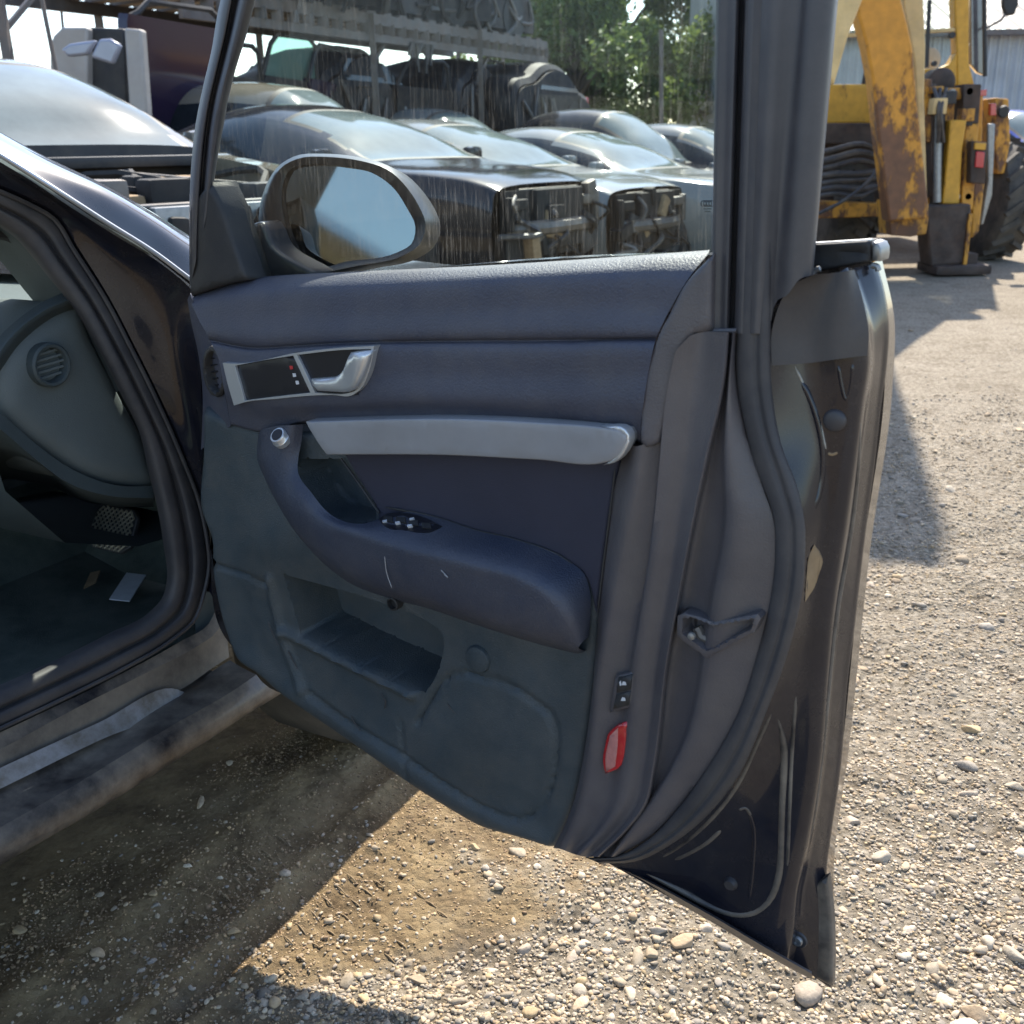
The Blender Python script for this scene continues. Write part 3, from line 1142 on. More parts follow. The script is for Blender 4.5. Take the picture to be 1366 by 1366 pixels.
# pressed folds of the shut face
fold([(1118, 482), (1122, 510), (1129, 535), (1134, 520), (1138, 480)], 0.0022)
fold([(1140, 482), (1146, 560), (1143, 640), (1134, 720), (1117, 800), (1108, 880), (1101, 960), (1090, 1050), (1079, 1130), (1064, 1166)], 0.003, m=M['paint_dusty'])
fold([(1060, 488), (1075, 520), (1085, 545), (1096, 570), (1099, 590), (1104, 604)], 0.0016, m=M['alu'])
fold([(1104, 604), (1110, 606), (1118, 603)], 0.0018, 'wire_clip', M['tanpatch'])
fold([(1064, 500), (1082, 535), (1094, 575), (1098, 610), (1095, 645), (1084, 685)], 0.0035)
fold([(1034, 950), (1044, 960), (1047, 985), (1043, 1080), (1039, 1180), (1030, 1210), (1007, 1226), (975, 1222), (900, 1182), (850, 1158)], 0.0045, m=M['paint_dusty'])
fold([(1062, 920), (1057, 1000), (1053, 1100), (1050, 1170)], 0.0025, m=M['paint_dusty'])
fold([(996, 1078), (1003, 1092), (1005, 1150), (999, 1205)], 0.003)
fold([(1032, 945), (1012, 985), (987, 1042), (947, 1094), (910, 1126), (870, 1150)], 0.003, m=M['paint_dusty'])
fold([(964, 1104), (945, 1122), (918, 1138), (898, 1147)], 0.003, m=M['paint_dusty'])
fold([(985, 1080), (994, 1077), (1002, 1088)], 0.0022, m=M['paint_dusty'])
fold([(1120, 800), (1108, 900), (1098, 1000), (1086, 1090), (1078, 1140)], 0.002)


def stain(px, m, lift=0.0012):
    c = outline_curve(px, 5)
    P = on_shell_pts(c, lift)
    P2 = P - DP.en * 0.006
    n = len(P)
    return MB().add(np.vstack([P, P2]), [tuple(range(n))] + [(k, n + k, n + (k + 1) % n, (k + 1) % n) for k in range(n)]).build('mud_mark', m, door, False)


def on_shell_pts(px, lift):
    out = []
    for x, y in px:
        d = np.hypot(SHELL_PX[:, 0] - x, SHELL_PX[:, 1] - y)
        k = np.argsort(d)[:4]
        w_ = 1 / (d[k] + 0.5)
        out.append(DP.pt(x, y, ((SHELL_G[k] - DA) @ DP.en * w_).sum() / w_.sum() + lift))
    return np.array(out)


stain([(1086, 727, 1), (1093, 738), (1097, 750), (1092, 765), (1085, 785), (1074, 803, 1), (1076, 770), (1080, 740)], M['tanpatch'])

# black film over the upper shut face
FILM_IN = [(1086, 366), (1058, 380), (1030, 440), (1029, 488)]
FILM_MD = [(1112, 364), (1094, 400), (1080, 445), (1082, 484)]
FILM_OUT = [(1140, 360), (1151, 400), (1159, 445), (1157, 474)]
loft('film_panel', [dcurve(FILM_IN, -0.006), dcurve(FILM_MD, -0.022), dcurve([(1126, 362), (1124, 402), (1120, 445), (1118, 479)], -0.022), dcurve(FILM_OUT, -0.04)], M['film'], door, n=30, m=5)

# grommet, plug, bolt
gp = on_shell_pts([(1113, 561)], 0.0)[0]
MB().lathe(gp, DP.en, [(0.0001, 0.004), (0.008, 0.004), (0.0105, 0.0025), (0.0115, 0), (0.0115, -0.006)], 28).build('grommet', M['film'], door).scale = (1, 1, 1)
bp_ = on_shell_pts([(975, 1178)], 0.0)[0]
MB().lathe(bp_, DP.en, [(0.0001, 0.006), (0.006, 0.006), (0.008, 0.003), (0.009, 0)], 20).build('drain_plug', M['film'], door)
bo = on_shell_pts([(1065, 1253)], 0.001)[0]
MB().lathe(bo, DP.en, [(0.0001, 0.002), (0.010, 0.002), (0.0115, 0)], 24).build('bolt_washer', M['film'], door)
MB().lathe(bo, DP.en, [(0.0001, 0.0045), (0.003, 0.0045), (0.0035, 0.006), (0.0055, 0.006), (0.0065, 0.004), (0.0065, 0)], 18).build('bolt', M['alu'], door)

# --- weather seal round the rear and bottom of the trim
SEAL_IN = [(983, 441), (981, 480), (983, 515), (992, 564), (1006, 620), (1031, 690), (1034, 728), (1032, 766), (1025, 813), (1010, 872), (985, 950), (944, 1023), (906, 1076), (868, 1117), (824, 1141), (782, 1144)]
so = [(a[0], a[1]) for a in SEAL_OUT]
so[-1] = (800, 1152)


def lerp(a, b, t):
    return [(p[0] * (1 - t) + q[0] * t, p[1] * (1 - t) + q[1] * t) for p, q in zip(a, b)]


SEAL_IN = [(1006, -190), (994, 0), (989, 180), (985, 340)] + SEAL_IN
so = [(1060, -190), (1045, 0), (1036, 180), (1030, 340)] + so
loft('weather_seal', [dcurve(SEAL_IN, -0.006), dcurve(lerp(SEAL_IN, so, 0.05), 0.004), dcurve(lerp(SEAL_IN, so, 0.25), 0.0065), dcurve(lerp(SEAL_IN, so, 0.48), 0.0055), dcurve(lerp(SEAL_IN, so, 0.56), 0.0038), dcurve(lerp(SEAL_IN, so, 0.72), 0.0055), dcurve(lerp(SEAL_IN, so, 0.94), 0.001), dcurve(so, -0.012), dcurve(so, -0.02)], M['rubber'], door, n=110, m=4, angle=60)

# --- rear upright of the window frame
TOPY = -246


def vline(x0, x340, y1, w):
    s = (x340 - x0) / 340.0
    ysx = np.linspace(TOPY, y1, 8)
    return dcurve([(x0 + s * y, y) for y in ysx], w)


loft('glass_run_channel', [vline(955, 950, 441, -0.05), vline(956, 950.5, 441, -0.002), vline(960, 954, 441, 0.003), vline(970, 962, 441, 0.0005), vline(982, 972, 441, 0.003), vline(986, 975.5, 441, -0.002), vline(988, 977, 441, -0.02), vline(994, 983, 441, -0.02)], M['frame'], door, n=24, m=4, hard=(1, 5, 6))
loft('rear_window_post', [vline(993, 982, 445, -0.02), vline(994, 983, 445, 0.001), vline(1004, 992, 445, 0.007), vline(1012, 999, 445, 0.004), vline(1016, 1003, 445, 0.006), vline(1034, 1014, 445, 0.009), vline(1052, 1028, 445, 0.0), vline(1068, 1042, 400, -0.004), vline(1080, 1053, 395, 0.0), vline(1098, 1070, 372, -0.004), vline(1112, 1083, 368, -0.014), vline(1118, 1087, 366, -0.03), vline(1118, 1087, 366, -0.09)], M['frame'], door, n=26, m=4, hard=(1, 11))

# belt moulding outside, with its grey end cap
patch('belt_moulding', [(1080, 326, 1), (1161, 321, 1), (1163, 349, 1), (1081, 364, 1)], M['black'], door, DP, w=-0.085, r=0.003, depth=0.03, hf=lambda p, q: -0.005 * np.exp(-((p[:, 1] - 338) / 3.0) ** 2))
patch('moulding_lip', [(1080, 324, 1), (1160, 319, 1), (1161, 323.5, 1), (1080, 328.5, 1)], M['chrome'], door, DP, w=-0.088, r=0.001, depth=0.01)
patch('moulding_end_cap', [(1163, 322, 1), (1171, 325), (1175, 335), (1173, 349, 1), (1163, 348, 1)], M['alu'], door, DP, w=-0.083, r=0.002, depth=0.03)
rib([(1084, 368), (1088, 361), (1095, 358)], -0.05, 0.003, 'moulding_clip', M['alu'])
rib([(1162, 354), (1170, 356), (1172, 362)], -0.09, 0.003, 'moulding_clip', M['alu'])

# --- front post of the window frame
AL = [(352, -190), (318, -80), (294, 0), (281, 73), (263, 152), (258, 187), (253, 263), (253, 384)]
AR = [(398, -190), (365, -80), (341, 0), (328, 50), (310, 108), (299, 164), (288, 225), (285, 247)]


def resamp(a, n=12):
    return [tuple(p) for p in catmull(np.array(a, float), n)]


ALr, ARr = resamp(AL), resamp(AR)
loft('front_window_post', [dcurve(ALr, -0.05), dcurve(ALr, -0.004), dcurve(lerp(ALr, ARr, 0.14), 0.004), dcurve(lerp(ALr, ARr, 0.30), 0.004), dcurve(lerp(ALr, ARr, 0.36), -0.008), dcurve(lerp(ALr, ARr, 0.44), -0.008), dcurve(lerp(ALr, ARr, 0.50), 0.003), dcurve(lerp(ALr, ARr, 0.75), 0.006), dcurve(lerp(ALr, ARr, 0.95), -0.004), dcurve(ARr, -0.018), dcurve(ARr, -0.06)], M['frame'], door, n=40, m=4, hard=(1, 9))
TB0 = [(352, -190), (365, -222), (400, -250), (640, -268), (1000, -262), (1118, -240)]
TB1 = [(398, -185), (405, -198), (425, -212), (640, -225), (960, -218), (985, -190)]
loft('top_window_rail', [dcurve(TB0, -0.06), dcurve(TB0, 0.0), dcurve(lerp(TB0, TB1, 0.5), 0.006), dcurve(TB1, 0.0), dcurve(TB1, -0.06)], M['frame'], door, n=30, m=3, hard=(1, 3))
patch('mirror_sail_trim', [(252, 300, 1), (254, 272), (268, 258), (284, 243, 1), (296, 272), (310, 318), (328, 374, 1), (300, 380), (252, 396, 1)], M['black'], door, DP, w=0.001, r=0.006, depth=0.04, res=0.01, hf=lambda p, q: 0.006 * np.exp(-((p[:, 0] - 283) / 18.0) ** 2))

# --- window glass with dried streaks
GL = [(285, 240, 1), (300, 160), (311, 106), (329, 48), (345, -10), (372, -90), (405, -190, 1), (640, -225), (958, -205, 1), (957, 0), (952, 200), (947, 360, 1), (640, 372), (330, 384, 1), (310, 318)]
guv = DP.uv(DP.pts(outline_curve(GL, 14), -0.034))
gw = DP.world(guv, -0.034)
mbg = MB().add(gw, [tuple(range(len(gw)))])
gl = mbg.build('window_glass', M['glass'], door, smooth=False)

# etched maker mark: four overlapping rings and a short line of print
et = MB()
for k in range(4):
    c = DP.pt(938.5 + 3.6 * k, 271.5, -0.033)
    for rr in (0.0028,):
        th = np.linspace(0, 2 * math.pi, 17)
        ring = np.array([c + rr * (math.cos(t) * DP.ex + math.sin(t) * DP.ez) for t in th])
        et.tube(ring, 0.00045, 5, cap=False)
for k in range(5):
    a = DP.pt(939.5 + 2.2 * k, 278.5, -0.033)
    et.box(a, (0.0010, 0.0004, 0.0012))
    a = DP.pt(941 + 2.0 * (k % 4), 282, -0.033)
    et.box(a, (0.0010, 0.0004, 0.0008))
et.build('etched_rings', M['gloss_black'], door, smooth=False)

# --- upper soft trim, from the belt line down to the overhang
def belt(dy, x0=253, x1=946):
    xx = np.linspace(0, 1, 12)
    base = catmull(np.array([(254, 392), (275, 383), (300, 377), (340, 371), (420, 366), (520, 361), (640, 355.5), (760, 348), (860, 341), (947, 334.5)], float), 12)
    return [(p[0], p[1] + dy) for p in base]


def row(pts):
    return [tuple(p) for p in catmull(np.array(pts, float), 12)]


r1 = belt(-1)
r2 = belt(5)
r2[0], r2[-1] = (254, 395), (941, 343)
r3 = row([(257, 408), (330, 392), (500, 380), (700, 368), (860, 360), (926, 361)])
r4 = row([(264, 424), (330, 422), (500, 418), (700, 412), (850, 410), (893, 414)])
r5 = row([(278, 450), (330, 460), (420, 456), (500, 453), (620, 451), (760, 450), (840, 450), (876, 449)])
r5b = row([(280, 454), (330, 463.5), (420, 459), (500, 456.5), (620, 455), (760, 454), (840, 452), (875, 452)])
r5c = row([(282, 458), (330, 467), (420, 463), (500, 460), (620, 459), (760, 458), (840, 455), (874, 455)])
r6 = row([(292, 480), (330, 500), (420, 500), (500, 500), (700, 503), (864, 503)])
r7 = row([(298, 515), (330, 530), (420, 538), (560, 533), (700, 537), (800, 541), (858, 541)])
r8 = row([(304, 545), (330, 556), (420, 552), (560, 548), (700, 554), (800, 565), (855, 572)])
r9 = row([(308, 566), (322, 580), (345, 578), (372, 567), (440, 562), (600, 558), (720, 562), (830, 574), (855, 590)])
r10 = row([(308, 568), (322, 583), (345, 581), (372, 570), (440, 566), (600, 562), (720, 566), (830, 578), (855, 594)])
loft('upper_trim', [dcurve(r1, -0.034), dcurve(r2, -0.010), dcurve(r3, 0.006), dcurve(r4, 0.012), dcurve(r5, 0.015), dcurve(r5b, 0.010), dcurve(r5c, 0.015), dcurve(r6, 0.019), dcurve(r7, 0.022), dcurve(r8, 0.012), dcurve(r9, 0.008), dcurve(r10, -0.015)], M['pad'], door, n=110, m=6, hard=(10,), angle=60)
# left end of the upper trim turns in
loft('trim_front_edge', [dcurve([(254, 392), (260, 412), (278, 450), (292, 480), (298, 515), (308, 568)], 0.004), dcurve([(251, 398), (256, 420), (270, 460), (284, 500), (291, 540), (300, 575)], -0.004), dcurve([(250, 400), (254, 425), (264, 470), (270, 520), (270, 560), (268, 600)], -0.03)], M['pad'], door, n=30, m=4)

# seam panel behind the pad
patch('trim_end_panel', [(947, 340, 1), (942, 345), (911, 380), (894, 415), (876, 453), (864, 503), (858, 541), (855, 592, 1), (864, 597), (880, 590, 1), (890, 556), (904, 494), (915, 457), (925, 446, 1), (945, 443, 1)], M['column'], door, DP, w=0.017, r=0.005, depth=0.05, res=0.007, hf=lambda p, q: -0.004 * (p[:, 0] - 900) / 40)

# --- rear column of the trim with its soft folds
V = dict(
    v0=([(836, 592), (822, 640), (811, 700), (802, 776), (795, 864), (788, 940), (778, 1010), (762, 1080), (738, 1131)], 0.002),
    v1=([(855, 594), (846, 660), (837, 700), (817, 802), (799, 899), (787, 1016), (774, 1085), (752, 1134)], 0.020),
    v1b=([(876, 585), (864, 680), (856, 740), (840, 830), (825, 920), (813, 1020), (799, 1090), (762, 1138)], 0.011),
    v2=([(920, 448), (904, 520), (895, 600), (881, 730), (858, 876), (846, 993), (828, 1080), (772, 1141)], 0.018),
    v2b=([(936, 443), (922, 540), (915, 600), (900, 720), (876, 870), (862, 985), (842, 1078), (782, 1143)], 0.011),
    v3a=([(960, 443), (955, 520), (941, 588), (915, 711), (899, 797), (882, 890), (870, 993), (852, 1078), (792, 1143)], 0.016),
    v3=([(970, 443), (962, 520), (946, 588), (920, 711), (904, 797), (887, 890), (875, 993), (857, 1077), (797, 1143)], 0.019),
    v3b=([(973, 443), (967, 520), (952, 600), (927, 711), (911, 797), (894, 890), (883, 990), (864, 1074), (802, 1143)], -0.001),
    v4a=([(976, 443), (968, 530), (961, 610), (962, 700), (946, 788), (932, 879), (916, 963), (886, 1033), (810, 1143)], 0.004),
    v4=([(978, 443), (971, 530), (968, 610), (970, 700), (954, 788), (940, 879), (925, 963), (894, 1033), (816, 1143)], 0.014),
    v5=([(982, 442), (981, 480), (983, 515), (992, 564), (1006, 620), (1031, 690), (1034, 728), (1032, 766), (1025, 813), (1010, 872), (985, 950), (944, 1023), (906, 1076), (868, 1115), (824, 1142)], 0.0),
    v6=([(983, 442), (982, 480), (984, 515), (993, 564), (1007, 620), (1032, 690), (1035, 728), (1033, 766), (1026, 813), (1011, 872), (986, 950), (945, 1023), (907, 1076), (869, 1116), (825, 1143)], -0.012),
)
loft('rear_trim_column', [dcurve(resamp(p, 16), w) for p, w in V.values()], M['column'], door, n=110, m=5, hard=(10,), angle=60)
# its top edge
rib([(925, 444), (945, 442), (983, 441)], 0.004, 0.0025, 'column_top_edge', M['column'], taper=False)
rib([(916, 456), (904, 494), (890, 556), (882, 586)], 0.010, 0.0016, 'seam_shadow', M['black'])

# --- lower door card with map pocket
sp_g = groove([(560, 962), (610, 898), (640, 902), (688, 917), (715, 935), (735, 950), (744, 970), (745, 1000), (740, 1037), (726, 1072), (706, 1090), (690, 1092), (658, 1080), (600, 1044), (545, 1008), (455, 955), (414, 925)], 2.8, 0.007)
sp_v = groove([(537, 960), (540, 985), (544, 1010), (548, 1032)], 1.8, 0.005)
st_l = groove([(281, 751), (320, 764), (362, 780)], 2.2, 0.007)


def card_h(p, q):
    h = sp_g(p) + sp_v(p) + st_l(p)
    # roll under at the bottom, swelling speaker field
    h = h + 0.012 * np.exp(-(((p[:, 0] - 640) / 120) ** 2 + ((p[:, 1] - 1000) / 75) ** 2))
    L = catmull(np.array([(380, 842), (455, 880), (552, 926)], float), 30)
    h = h + 0.010 * np.exp(-(seg_dist(p, L, False) / 5.0) ** 2)
    L = catmull(np.array([(364, 770), (370, 815), (380, 855), (395, 895), (404, 920)], float), 30)
    h = h + 0.008 * np.exp(-(seg_dist(p, L, False) / 5.0) ** 2)
    L = catmull(np.array([(330, 880), (414, 940), (493, 990), (560, 1035), (640, 1085), (730, 1125)], float), 40)
    h = h + 0.006 * np.exp(-(seg_dist(p, L, False) / 14.0) ** 2)
    # upper left of the card bulges into the arm
    h = h + 0.016 * np.exp(-(((p[:, 0] - 400) / 70) ** 2 + ((p[:, 1] - 720) / 60) ** 2))
    return h


POCKET = [(384, 763, 1), (420, 774), (455, 786), (520, 808), (575, 832), (588, 842), (592, 854), (589, 882), (578, 910), (572, 918), (560, 921), (540, 913), (455, 874), (402, 846, 1), (396, 825), (390, 795)]
WELL = [(402, 612, 1), (398, 625), (412, 655), (438, 686), (470, 697), (503, 694, 1), (503, 680), (480, 645), (456, 612, 1)]
CARD = [(268, 545, 1), (300, 560), (330, 570), (600, 556), (836, 588, 1), (822, 640), (811, 700), (802, 776), (795, 864), (788, 940), (778, 1010), (762, 1080), (740, 1132, 1), (700, 1119), (635, 1100), (616, 1088), (557, 1050), (493, 1007), (452, 980), (414, 954), (373, 925), (347, 901), (314, 878), (300, 846), (287, 797), (281, 753), (281, 723), (266, 680), (268, 605)]
patch('door_card', CARD, M['card'], door, DP, w=0.0, r=0.010, depth=0.05, res=0.0062, hf=card_h, recess=[(POCKET, 0.085, 0.005), (WELL, 0.05, 0.008)], angle=70)
# inside of the pocket: rounded divider

# cloth insert between pull strip and armrest
patch('cloth_insert', [(455, 600, 1), (600, 600), (826, 606, 1), (818, 650), (808, 715), (800, 776), (794, 820, 1), (780, 770), (700, 730), (560, 700), (506, 700, 1), (500, 676), (478, 640)], M['fabric'], door, DP, w=0.004, r=0.004, depth=0.01, res=0.012)
rib([(455, 612), (478, 644), (500, 676), (506, 684)], 0.006, 0.0018, 'insert_edge', M['black'], taper=False)
rib([(821, 622), (813, 690), (804, 760), (797, 820)], 0.006, 0.0012, 'insert_edge', M['black'])

# --- armrest
arm_c1 = ([(404, 566), (402, 590), (398, 610), (397, 625), (416, 658), (442, 687), (489, 698), (512, 690), (540, 683), (577, 688), (640, 708), (688, 719), (758, 748), (779, 765), (787, 790), (788, 820), (785, 850)],
          [0.012, 0.014, 0.02, 0.025, 0.04, 0.045, 0.04, 0.016, 0.008, 0.006, 0.006, 0.006, 0.006, 0.006, 0.006, 0.006, 0.006])
arm_c2 = ([(392, 567), (388, 590), (382, 612), (384, 632), (405, 667), (432, 694), (470, 707), (505, 719), (543, 731), (590, 742), (640, 755), (690, 769), (722, 788), (742, 808), (756, 828), (766, 846), (774, 860)],
          [0.024, 0.026, 0.03, 0.034, 0.048, 0.056, 0.060, 0.062, 0.063, 0.064, 0.064, 0.062, 0.060, 0.056, 0.05, 0.04, 0.03])
arm_c2b = ([(372, 568), (366, 590), (363, 612), (368, 636), (392, 675), (420, 704), (458, 721), (492, 733), (533, 745), (580, 757), (632, 770), (680, 784), (712, 803), (734, 820), (750, 837), (762, 851), (772, 863)],
           [0.024, 0.026, 0.03, 0.034, 0.048, 0.056, 0.060, 0.062, 0.063, 0.064, 0.064, 0.062, 0.060, 0.056, 0.05, 0.04, 0.03])
arm_c3 = ([(352, 572), (350, 590), (350, 610), (358, 632), (380, 675), (402, 708), (440, 744), (475, 766), (520, 784), (575, 800), (630, 818), (680, 835), (712, 846), (736, 853), (754, 859), (766, 864), (776, 867)],
          [0.018, 0.02, 0.024, 0.028, 0.04, 0.044, 0.048, 0.05, 0.05, 0.05, 0.05, 0.048, 0.046, 0.042, 0.036, 0.03, 0.02])
arm_c4 = ([(345, 576), (343, 592), (343, 612), (352, 636), (376, 684), (394, 712), (434, 754), (467, 778), (516, 797), (572, 812), (628, 831), (680, 848), (714, 858), (740, 865), (760, 870), (772, 872), (782, 868)],
          [-0.002, -0.002, 0, 0, 0.002, 0.006, 0.008, 0.006, 0.004, 0.002, 0, 0, 0, 0, 0, 0, 0])
loft('armrest', [DP.pts(p, w) for p, w in (arm_c1, arm_c2, arm_c2b, arm_c3, arm_c4)], M['arm'], door, n=120, m=6, angle=70)
rib([(512, 676), (577, 689), (640, 709), (688, 720), (758, 749), (780, 768)], 0.006, 0.0016, 'armrest_piping', M['black'])
# scratches and scuffs rubbed into the leather
for pts in ([(513, 742), (516, 765), (523, 785)], [(588, 760), (597, 770), (592, 766)]):
    rib(pts, 0.0655 if pts[0][0] > 520 else 0.0625, 0.0007, 'scuff_mark', M['strip'])
for pts in ([(357, 828), (364, 846), (372, 862)], [(384, 868), (392, 884), (398, 894)], [(508, 925), (514, 936), (513, 946)], [(596, 938), (604, 948), (612, 956)], [(468, 955), (474, 966), (482, 976)]):
    rib(pts, 0.0065, 0.0009, 'dust_scuff', M['film'], n=12)
# switch deck with four window switches, let into the top of the armrest
ARM_G = loft_grid([DP.pts(p, w) for p, w in (arm_c1, arm_c2, arm_c2b, arm_c3, arm_c4)], 200, 24).reshape(-1, 3)
ARM_PX = project(ARM_G)


def on_arm(px, lift):
    out = []
    for x, y in px:
        d = np.hypot(ARM_PX[:, 0] - x, ARM_PX[:, 1] - y)
        k = np.argsort(d)[:4]
        w_ = 1 / (d[k] + 0.3)
        out.append(DP.pt(x, y, ((ARM_G[k] - DA) @ DP.en * w_).sum() / w_.sum() + lift))
    return np.array(out)


def inlay(name, outline, m, par, lift, step=5):
    P = on_arm(outline_curve(outline, step), lift)
    P2 = P - (DP.en * 0.6 + DP.ez * 0.8) * 0.006
    n = len(P)
    c = P.mean(0)
    return MB().add(np.vstack([P, P2, c[None]]), [(k, (k + 1) % n, 2 * n) for k in range(n)] + [(k, n + k, n + (k + 1) % n, (k + 1) % n) for k in range(n)]).build(name, m, par, True, 30)


deck = inlay('switch_panel', [(505, 692, 1), (514, 686), (535, 684), (575, 694), (590, 702, 1), (575, 709), (540, 707), (512, 701)], M['gloss_black'], door, 0.0012)
for (x, y) in ((517, 691), (534, 692), (551, 696), (568, 700)):
    inlay('window_switch', [(x - 6, y - 3, 1), (x + 6, y - 2, 1), (x + 7, y + 5, 1), (x - 5, y + 4, 1)], M['black'], deck, 0.0034)
for (x, y) in ((513, 695), (530, 697), (546, 701), (549, 692)):
    inlay('switch_symbol', [(x - 3, y - 1, 1), (x + 3, y - 2, 1), (x + 3, y, 1), (x - 3, y + 1.2, 1)], M['white'], deck, 0.005)

# mirror adjustment knob
kp = DP.pt(376, 585, 0.028)
kn = DP.en * 0.72 + DP.ez * 0.66
MB().lathe(kp, kn, [(0.0135, -0.004), (0.0135, 0.003), (0.012, 0.0045), (0.0115, 0.009), (0.0105, 0.0105), (0.0001, 0.0105)], 28).build('mirror_knob', M['chrome'], door)
MB().lathe(kp + kn * 0.0107, kn, [(0.0085, 0.0), (0.008, 0.0012), (0.0001, 0.0012)], 24).build('knob_face', M['gloss_black'], door)

# --- satin pull strip
patch('pull_strip', [(406, 563, 1), (500, 560), (600, 559), (717, 564), (800, 570), (833, 575, 1), (836, 583), (831, 600), (818, 614), (805, 618), (717, 614), (600, 608), (434, 607, 1), (420, 586)], M['strip'], door, DP, w=0.034, r=0.003, depth=0.022, res=0.012, angle=28)
patch('strip_end_frame', [(800, 569, 1), (834, 573), (839, 582), (834, 601), (820, 617), (803, 621, 1), (818, 612), (830, 596), (834, 583), (826, 577)], M['chrome'], door, DP, w=0.033, r=0.0015, depth=0.012)

# --- inner handle with its bezel
BEZEL_OUT = [(297, 484, 1), (309, 485), (400, 470), (455, 464), (499, 461.5, 1), (496, 480), (491, 499), (480, 520), (468, 528), (445, 527), (420, 527.5), (370, 532), (325, 537), (312, 541, 1), (303, 510)]


def ring_patch(name, outer, inners, m, w, depth=0.012):
    """flat moulded ring: outer outline with openings"""
    ouv = DP.uv(DP.pts(outline_curve(outer, 5), w))
    loops = [ouv] + [DP.uv(DP.pts(outline_curve(o, 5), w)) for o in inners]
    allp, edges, k = [], [], 0
    for L in loops:
        n = len(L)
        allp += [Vector(p) for p in L]
        edges += [(k + i, k + (i + 1) % n) for i in range(n)]
        k += n
    vv, ee, ff, _, _, _ = delaunay_2d_cdt(allp, edges, [], 0, 1e-6)
    uv = np.array([v[:] for v in vv])
    F = []
    for f in ff:
        c = uv[list(f)].mean(0)[None]
        if inside(c, loops[0])[0] and not any(inside(c, L)[0] for L in loops[1:]):
            F.append(tuple(f))
    V = DP.world(uv, w).tolist()
    cnt = set()
    for f in F:
        for a, b in zip(f, f[1:] + f[:1]):
            cnt.add((a, b))
    bd = [(a, b) for a, b in cnt if (b, a) not in cnt]
    mp = {}
    for e in bd:
        for a in e:
            if a not in mp:
                mp[a] = len(V)
                V.append((np.array(V[a]) - DP.en * depth).tolist())
    F += [(b, a, mp[a], mp[b]) for a, b in bd]
    ob = link(name, V, F, m, door, False)
    md = ob.modifiers.new('bevel', 'BEVEL')
    md.width = 0.0012
    md.segments = 2
    md.limit_method = 'ANGLE'
    md.angle_limit = rad(50)
    return ob


PANEL_IN = [(313, 488, 1), (350, 481), (391, 474.5, 1), (402, 498), (414, 524, 1), (370, 529), (326, 534.5, 1), (320, 512)]
HANDLE_IN = [(396, 473.5, 1), (455, 467), (495, 465.5, 1), (490, 488), (484, 505), (474, 521), (466, 524), (420, 524, 1), (408, 498)]
bezel = ring_patch('handle_bezel', BEZEL_OUT, [PANEL_IN, HANDLE_IN], M['chrome'], 0.027)
patch('lock_panel', PANEL_IN, M['gloss_black'], door, DP, w=0.0235, r=0.001, depth=0.008)
patch('handle_recess', [(392, 470, 1), (498, 463, 1), (478, 527, 1), (416, 527, 1)], M['gloss_black'], door, DP, w=0.0232, r=0, depth=0.001)
lever = patch('door_lever', [(465, 471, 1), (478, 469), (493, 468.5, 1), (489, 486), (483, 503), (473, 519), (465, 523), (440, 523.5), (421, 522.5, 1), (411, 508), (411, 506.5, 1), (432, 505), (447, 502.5), (455, 494), (460, 482)], M['chrome'], door, DP, w=0.034, r=0.006, depth=0.012, res=0.004, hf=lambda p, q: 0.004 * np.exp(-((p[:, 0] - 478) / 14) ** 2))
for (x, y, m_) in ((388, 491, 'redprint'), (392, 501, 'white'), (396, 511, 'white')):
    patch('lock_symbol', [(x - 2, y - 3, 1), (x + 2, y - 3, 1), (x + 3, y + 1.5, 1), (x - 1, y + 2, 1)], M[m_], door, DP, w=0.0242, r=0, depth=0.0004)

# tweeter oval at the front edge
tw = DP.pt(284, 496, 0.0)
th = np.linspace(0, 2 * math.pi, 40, endpoint=False)


def ell(cx, cy, rx, ry, tilt=-0.12):
    return [(cx + rx * math.cos(t) * math.cos(tilt) - ry * math.sin(t) * math.sin(tilt), cy + rx * math.cos(t) * math.sin(tilt) + ry * math.sin(t) * math.cos(tilt)) for t in th[::2]]


twr = patch('tweeter_ring', ell(284, 496, 15, 35), M['black'], door, DP, w=0.011, r=0.004, depth=0.03, recess=[(ell(284, 496, 11, 28), 0.012, 0.003)], res=0.006)
for k in range(5):
    y = 478 + k * 9
    rib([(277, y + 1), (284, y), (291, y - 1)], 0.001, 0.0012, 'grille_bar', M['gloss_black'], twr, 6, False)

# speaker knob, small hole and scuffs on the card
MB().lathe(DP.pt(638, 879, 0.002), DP.en, [(0.0185, -0.004), (0.0185, 0.001), (0.017, 0.0035), (0.012, 0.005), (0.0001, 0.0055)], 32).build('round_cap', M['card'], door)
MB().lathe(DP.pt(523, 806, 0.012), DP.en, [(0.0095, -0.012), (0.0095, 0.0), (0.007, 0.0008), (0.0065, -0.006), (0.0001, -0.006)], 20).build('screw_hole', M['black'], door)

